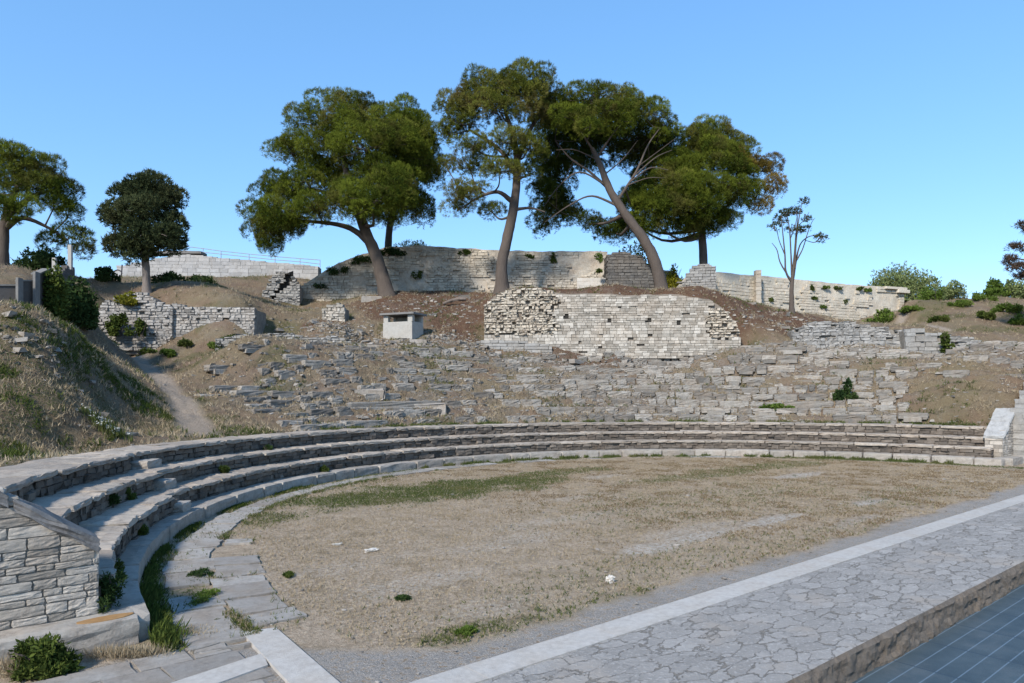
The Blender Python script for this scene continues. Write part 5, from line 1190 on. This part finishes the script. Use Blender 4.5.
blades(x[k], y[k], np.full(k.sum(), .01), .06, .005, M['ivy'], 'green_grass', 4); blades(x[~k], y[~k], np.full((~k).sum(), .01), .05, .004, M['straw'], 'dry_grass', 4)
# hillside grass
n = 90000; th = rng.uniform(R(38), R(200), n); r = 18.1+(rng.random(n)**1.2)*38
x = TC[0]+r*np.cos(th); y = TC[1]+r*np.sin(th); keep = (y > 12) & (np.abs(x/y) < .85); x, y, r = x[keep], y[keep], r[keep]
g = fbm(x*.55, y*.55, 4, 33); sm = stone_mask(x, y); pm = path_mask(x, y); nzz = fbm(x*1.4, y*1.4, 3, 99)
kd = (rng.random(len(x)) < (.15+.8*sst(.42, .62, nzz))*(1-.85*sm)*(1-pm)); kg = kd & (rng.random(len(x)) < sst(.50, .66, g)*.8)
kd &= ~kg
blades(x[kd], y[kd], H(x[kd], y[kd])-.02, .17, .016, M['straw'], 'dry_grass', 4)
blades(x[kg], y[kg], H(x[kg], y[kg])-.02, .17, .018, M['green_grass'], 'green_grass', 4)
n = 26000; x = rng.uniform(-17, -5.5, n); y = rng.uniform(14.5, 26, n); th, r = polar(x, y); k = (r > 19.6) & (path_mask(x, y) < .2); x, y = x[k], y[k]
g = fbm(x*.8, y*.8, 4, 34); k = rng.random(len(x)) < sst(.42, .6, g); kg = k & (fbm(x*1.1, y*1.1, 3, 37) > .47); kd = (rng.random(len(x)) < .35) & ~kg
blades(x[kd], y[kd], H(x[kd], y[kd])-.02, .14, .009, M['straw'], 'dry_grass', 5)
blades(x[kg], y[kg], H(x[kg], y[kg])-.02, .15, .012, M['ivy'], 'green_grass', 6)
# weeds at the foot of the slope, along the top tier
n = 2600; th = rng.uniform(R(44), R(150), n); r = 18.1+rng.normal(0, .10, n); k = fbm(np.degrees(th)*.5, r*.2, 3, 35) > .47; th, r = th[k], r[k]
x = TC[0]+r*np.cos(th); y = TC[1]+r*np.sin(th); blades(x, y, np.full(len(x), 1.40), .14, .016, M['green_grass'], 'green_grass', 5)
n = 2600; th = rng.uniform(R(50), R(140), n); r = 14.9+rng.normal(0, .07, n); k = fbm(np.degrees(th)*.6, r*.2, 3, 36) > .5; th, r = th[k], r[k]
x = TC[0]+r*np.cos(th); y = TC[1]+r*np.sin(th); blades(x, y, np.full(len(x), 0), .12, .014, M['green_grass'], 'green_grass', 4)

# ------------------------------------------------------------------ light, sky, camera
SUN = np.array([-.50, -.86, 0.0]); SUN /= np.linalg.norm(SUN); EL = R(37)
sd = np.array([SUN[0]*math.cos(EL), SUN[1]*math.cos(EL), math.sin(EL)])
ld = bpy.data.lights.new('sun', 'SUN'); ld.energy = 2.6; ld.angle = R(7); ld.color = (1, .93, .84)
lo = bpy.data.objects.new('sun', ld); COL.objects.link(lo); lo.location = sd*80
from mathutils import Vector
lo.rotation_euler = Vector(sd).to_track_quat('Z', 'Y').to_euler()
w = bpy.data.worlds.new('World'); scene.world = w; w.use_nodes = True; nt = w.node_tree; nt.nodes.clear()
sk = nt.nodes.new('ShaderNodeTexSky'); sk.sky_type = 'NISHITA'; sk.sun_disc = False; sk.sun_elevation = EL; sk.sun_rotation = math.atan2(SUN[0], SUN[1])
sk.altitude = 200; sk.air_density = .95; sk.dust_density = 0.0; sk.ozone_density = 6.5
bg = nt.nodes.new('ShaderNodeBackground'); bg.inputs[1].default_value = .13; ow = nt.nodes.new('ShaderNodeOutputWorld')
mu = nt.nodes.new('ShaderNodeMix'); mu.data_type = 'RGBA'; mu.blend_type = 'MULTIPLY'; mu.inputs[0].default_value = 1; mu.inputs[7].default_value = (.2, .195, .2, 1)
ga = nt.nodes.new('ShaderNodeGamma'); ga.inputs[1].default_value = .55; hs = nt.nodes.new('ShaderNodeHueSaturation'); hs.inputs['Saturation'].default_value = 1.4
mt_ = nt.nodes.new('ShaderNodeMix'); mt_.data_type = 'RGBA'; mt_.blend_type = 'MULTIPLY'; mt_.inputs[0].default_value = 1; mt_.inputs[7].default_value = (3.9, 3.9, 3.9, 1)
nt.links.new(sk.outputs[0], mu.inputs[6]); nt.links.new(mu.outputs[2], ga.inputs[0]); nt.links.new(ga.outputs[0], hs.inputs['Color']); nt.links.new(hs.outputs[0], mt_.inputs[6]); nt.links.new(mt_.outputs[2], bg.inputs[0])
nt.links.new(bg.outputs[0], ow.inputs[0])
cd = bpy.data.cameras.new('camera'); co = bpy.data.objects.new('camera', cd); COL.objects.link(co)
cd.sensor_width = 36; cd.lens = F*36/1024; cd.shift_y = (HY-341.5)/1024; cd.clip_start = .05; cd.clip_end = 3000
co.location = (0, 0, EYE); co.rotation_euler = (R(90), 0, 0); scene.camera = co
vs = scene.view_settings; vs.view_transform = 'Standard'; vs.look = 'None'; vs.exposure = 1.27; vs.gamma = 1; vs.use_curve_mapping = False
scene.cycles.max_bounces = 5; scene.cycles.transparent_max_bounces = 4
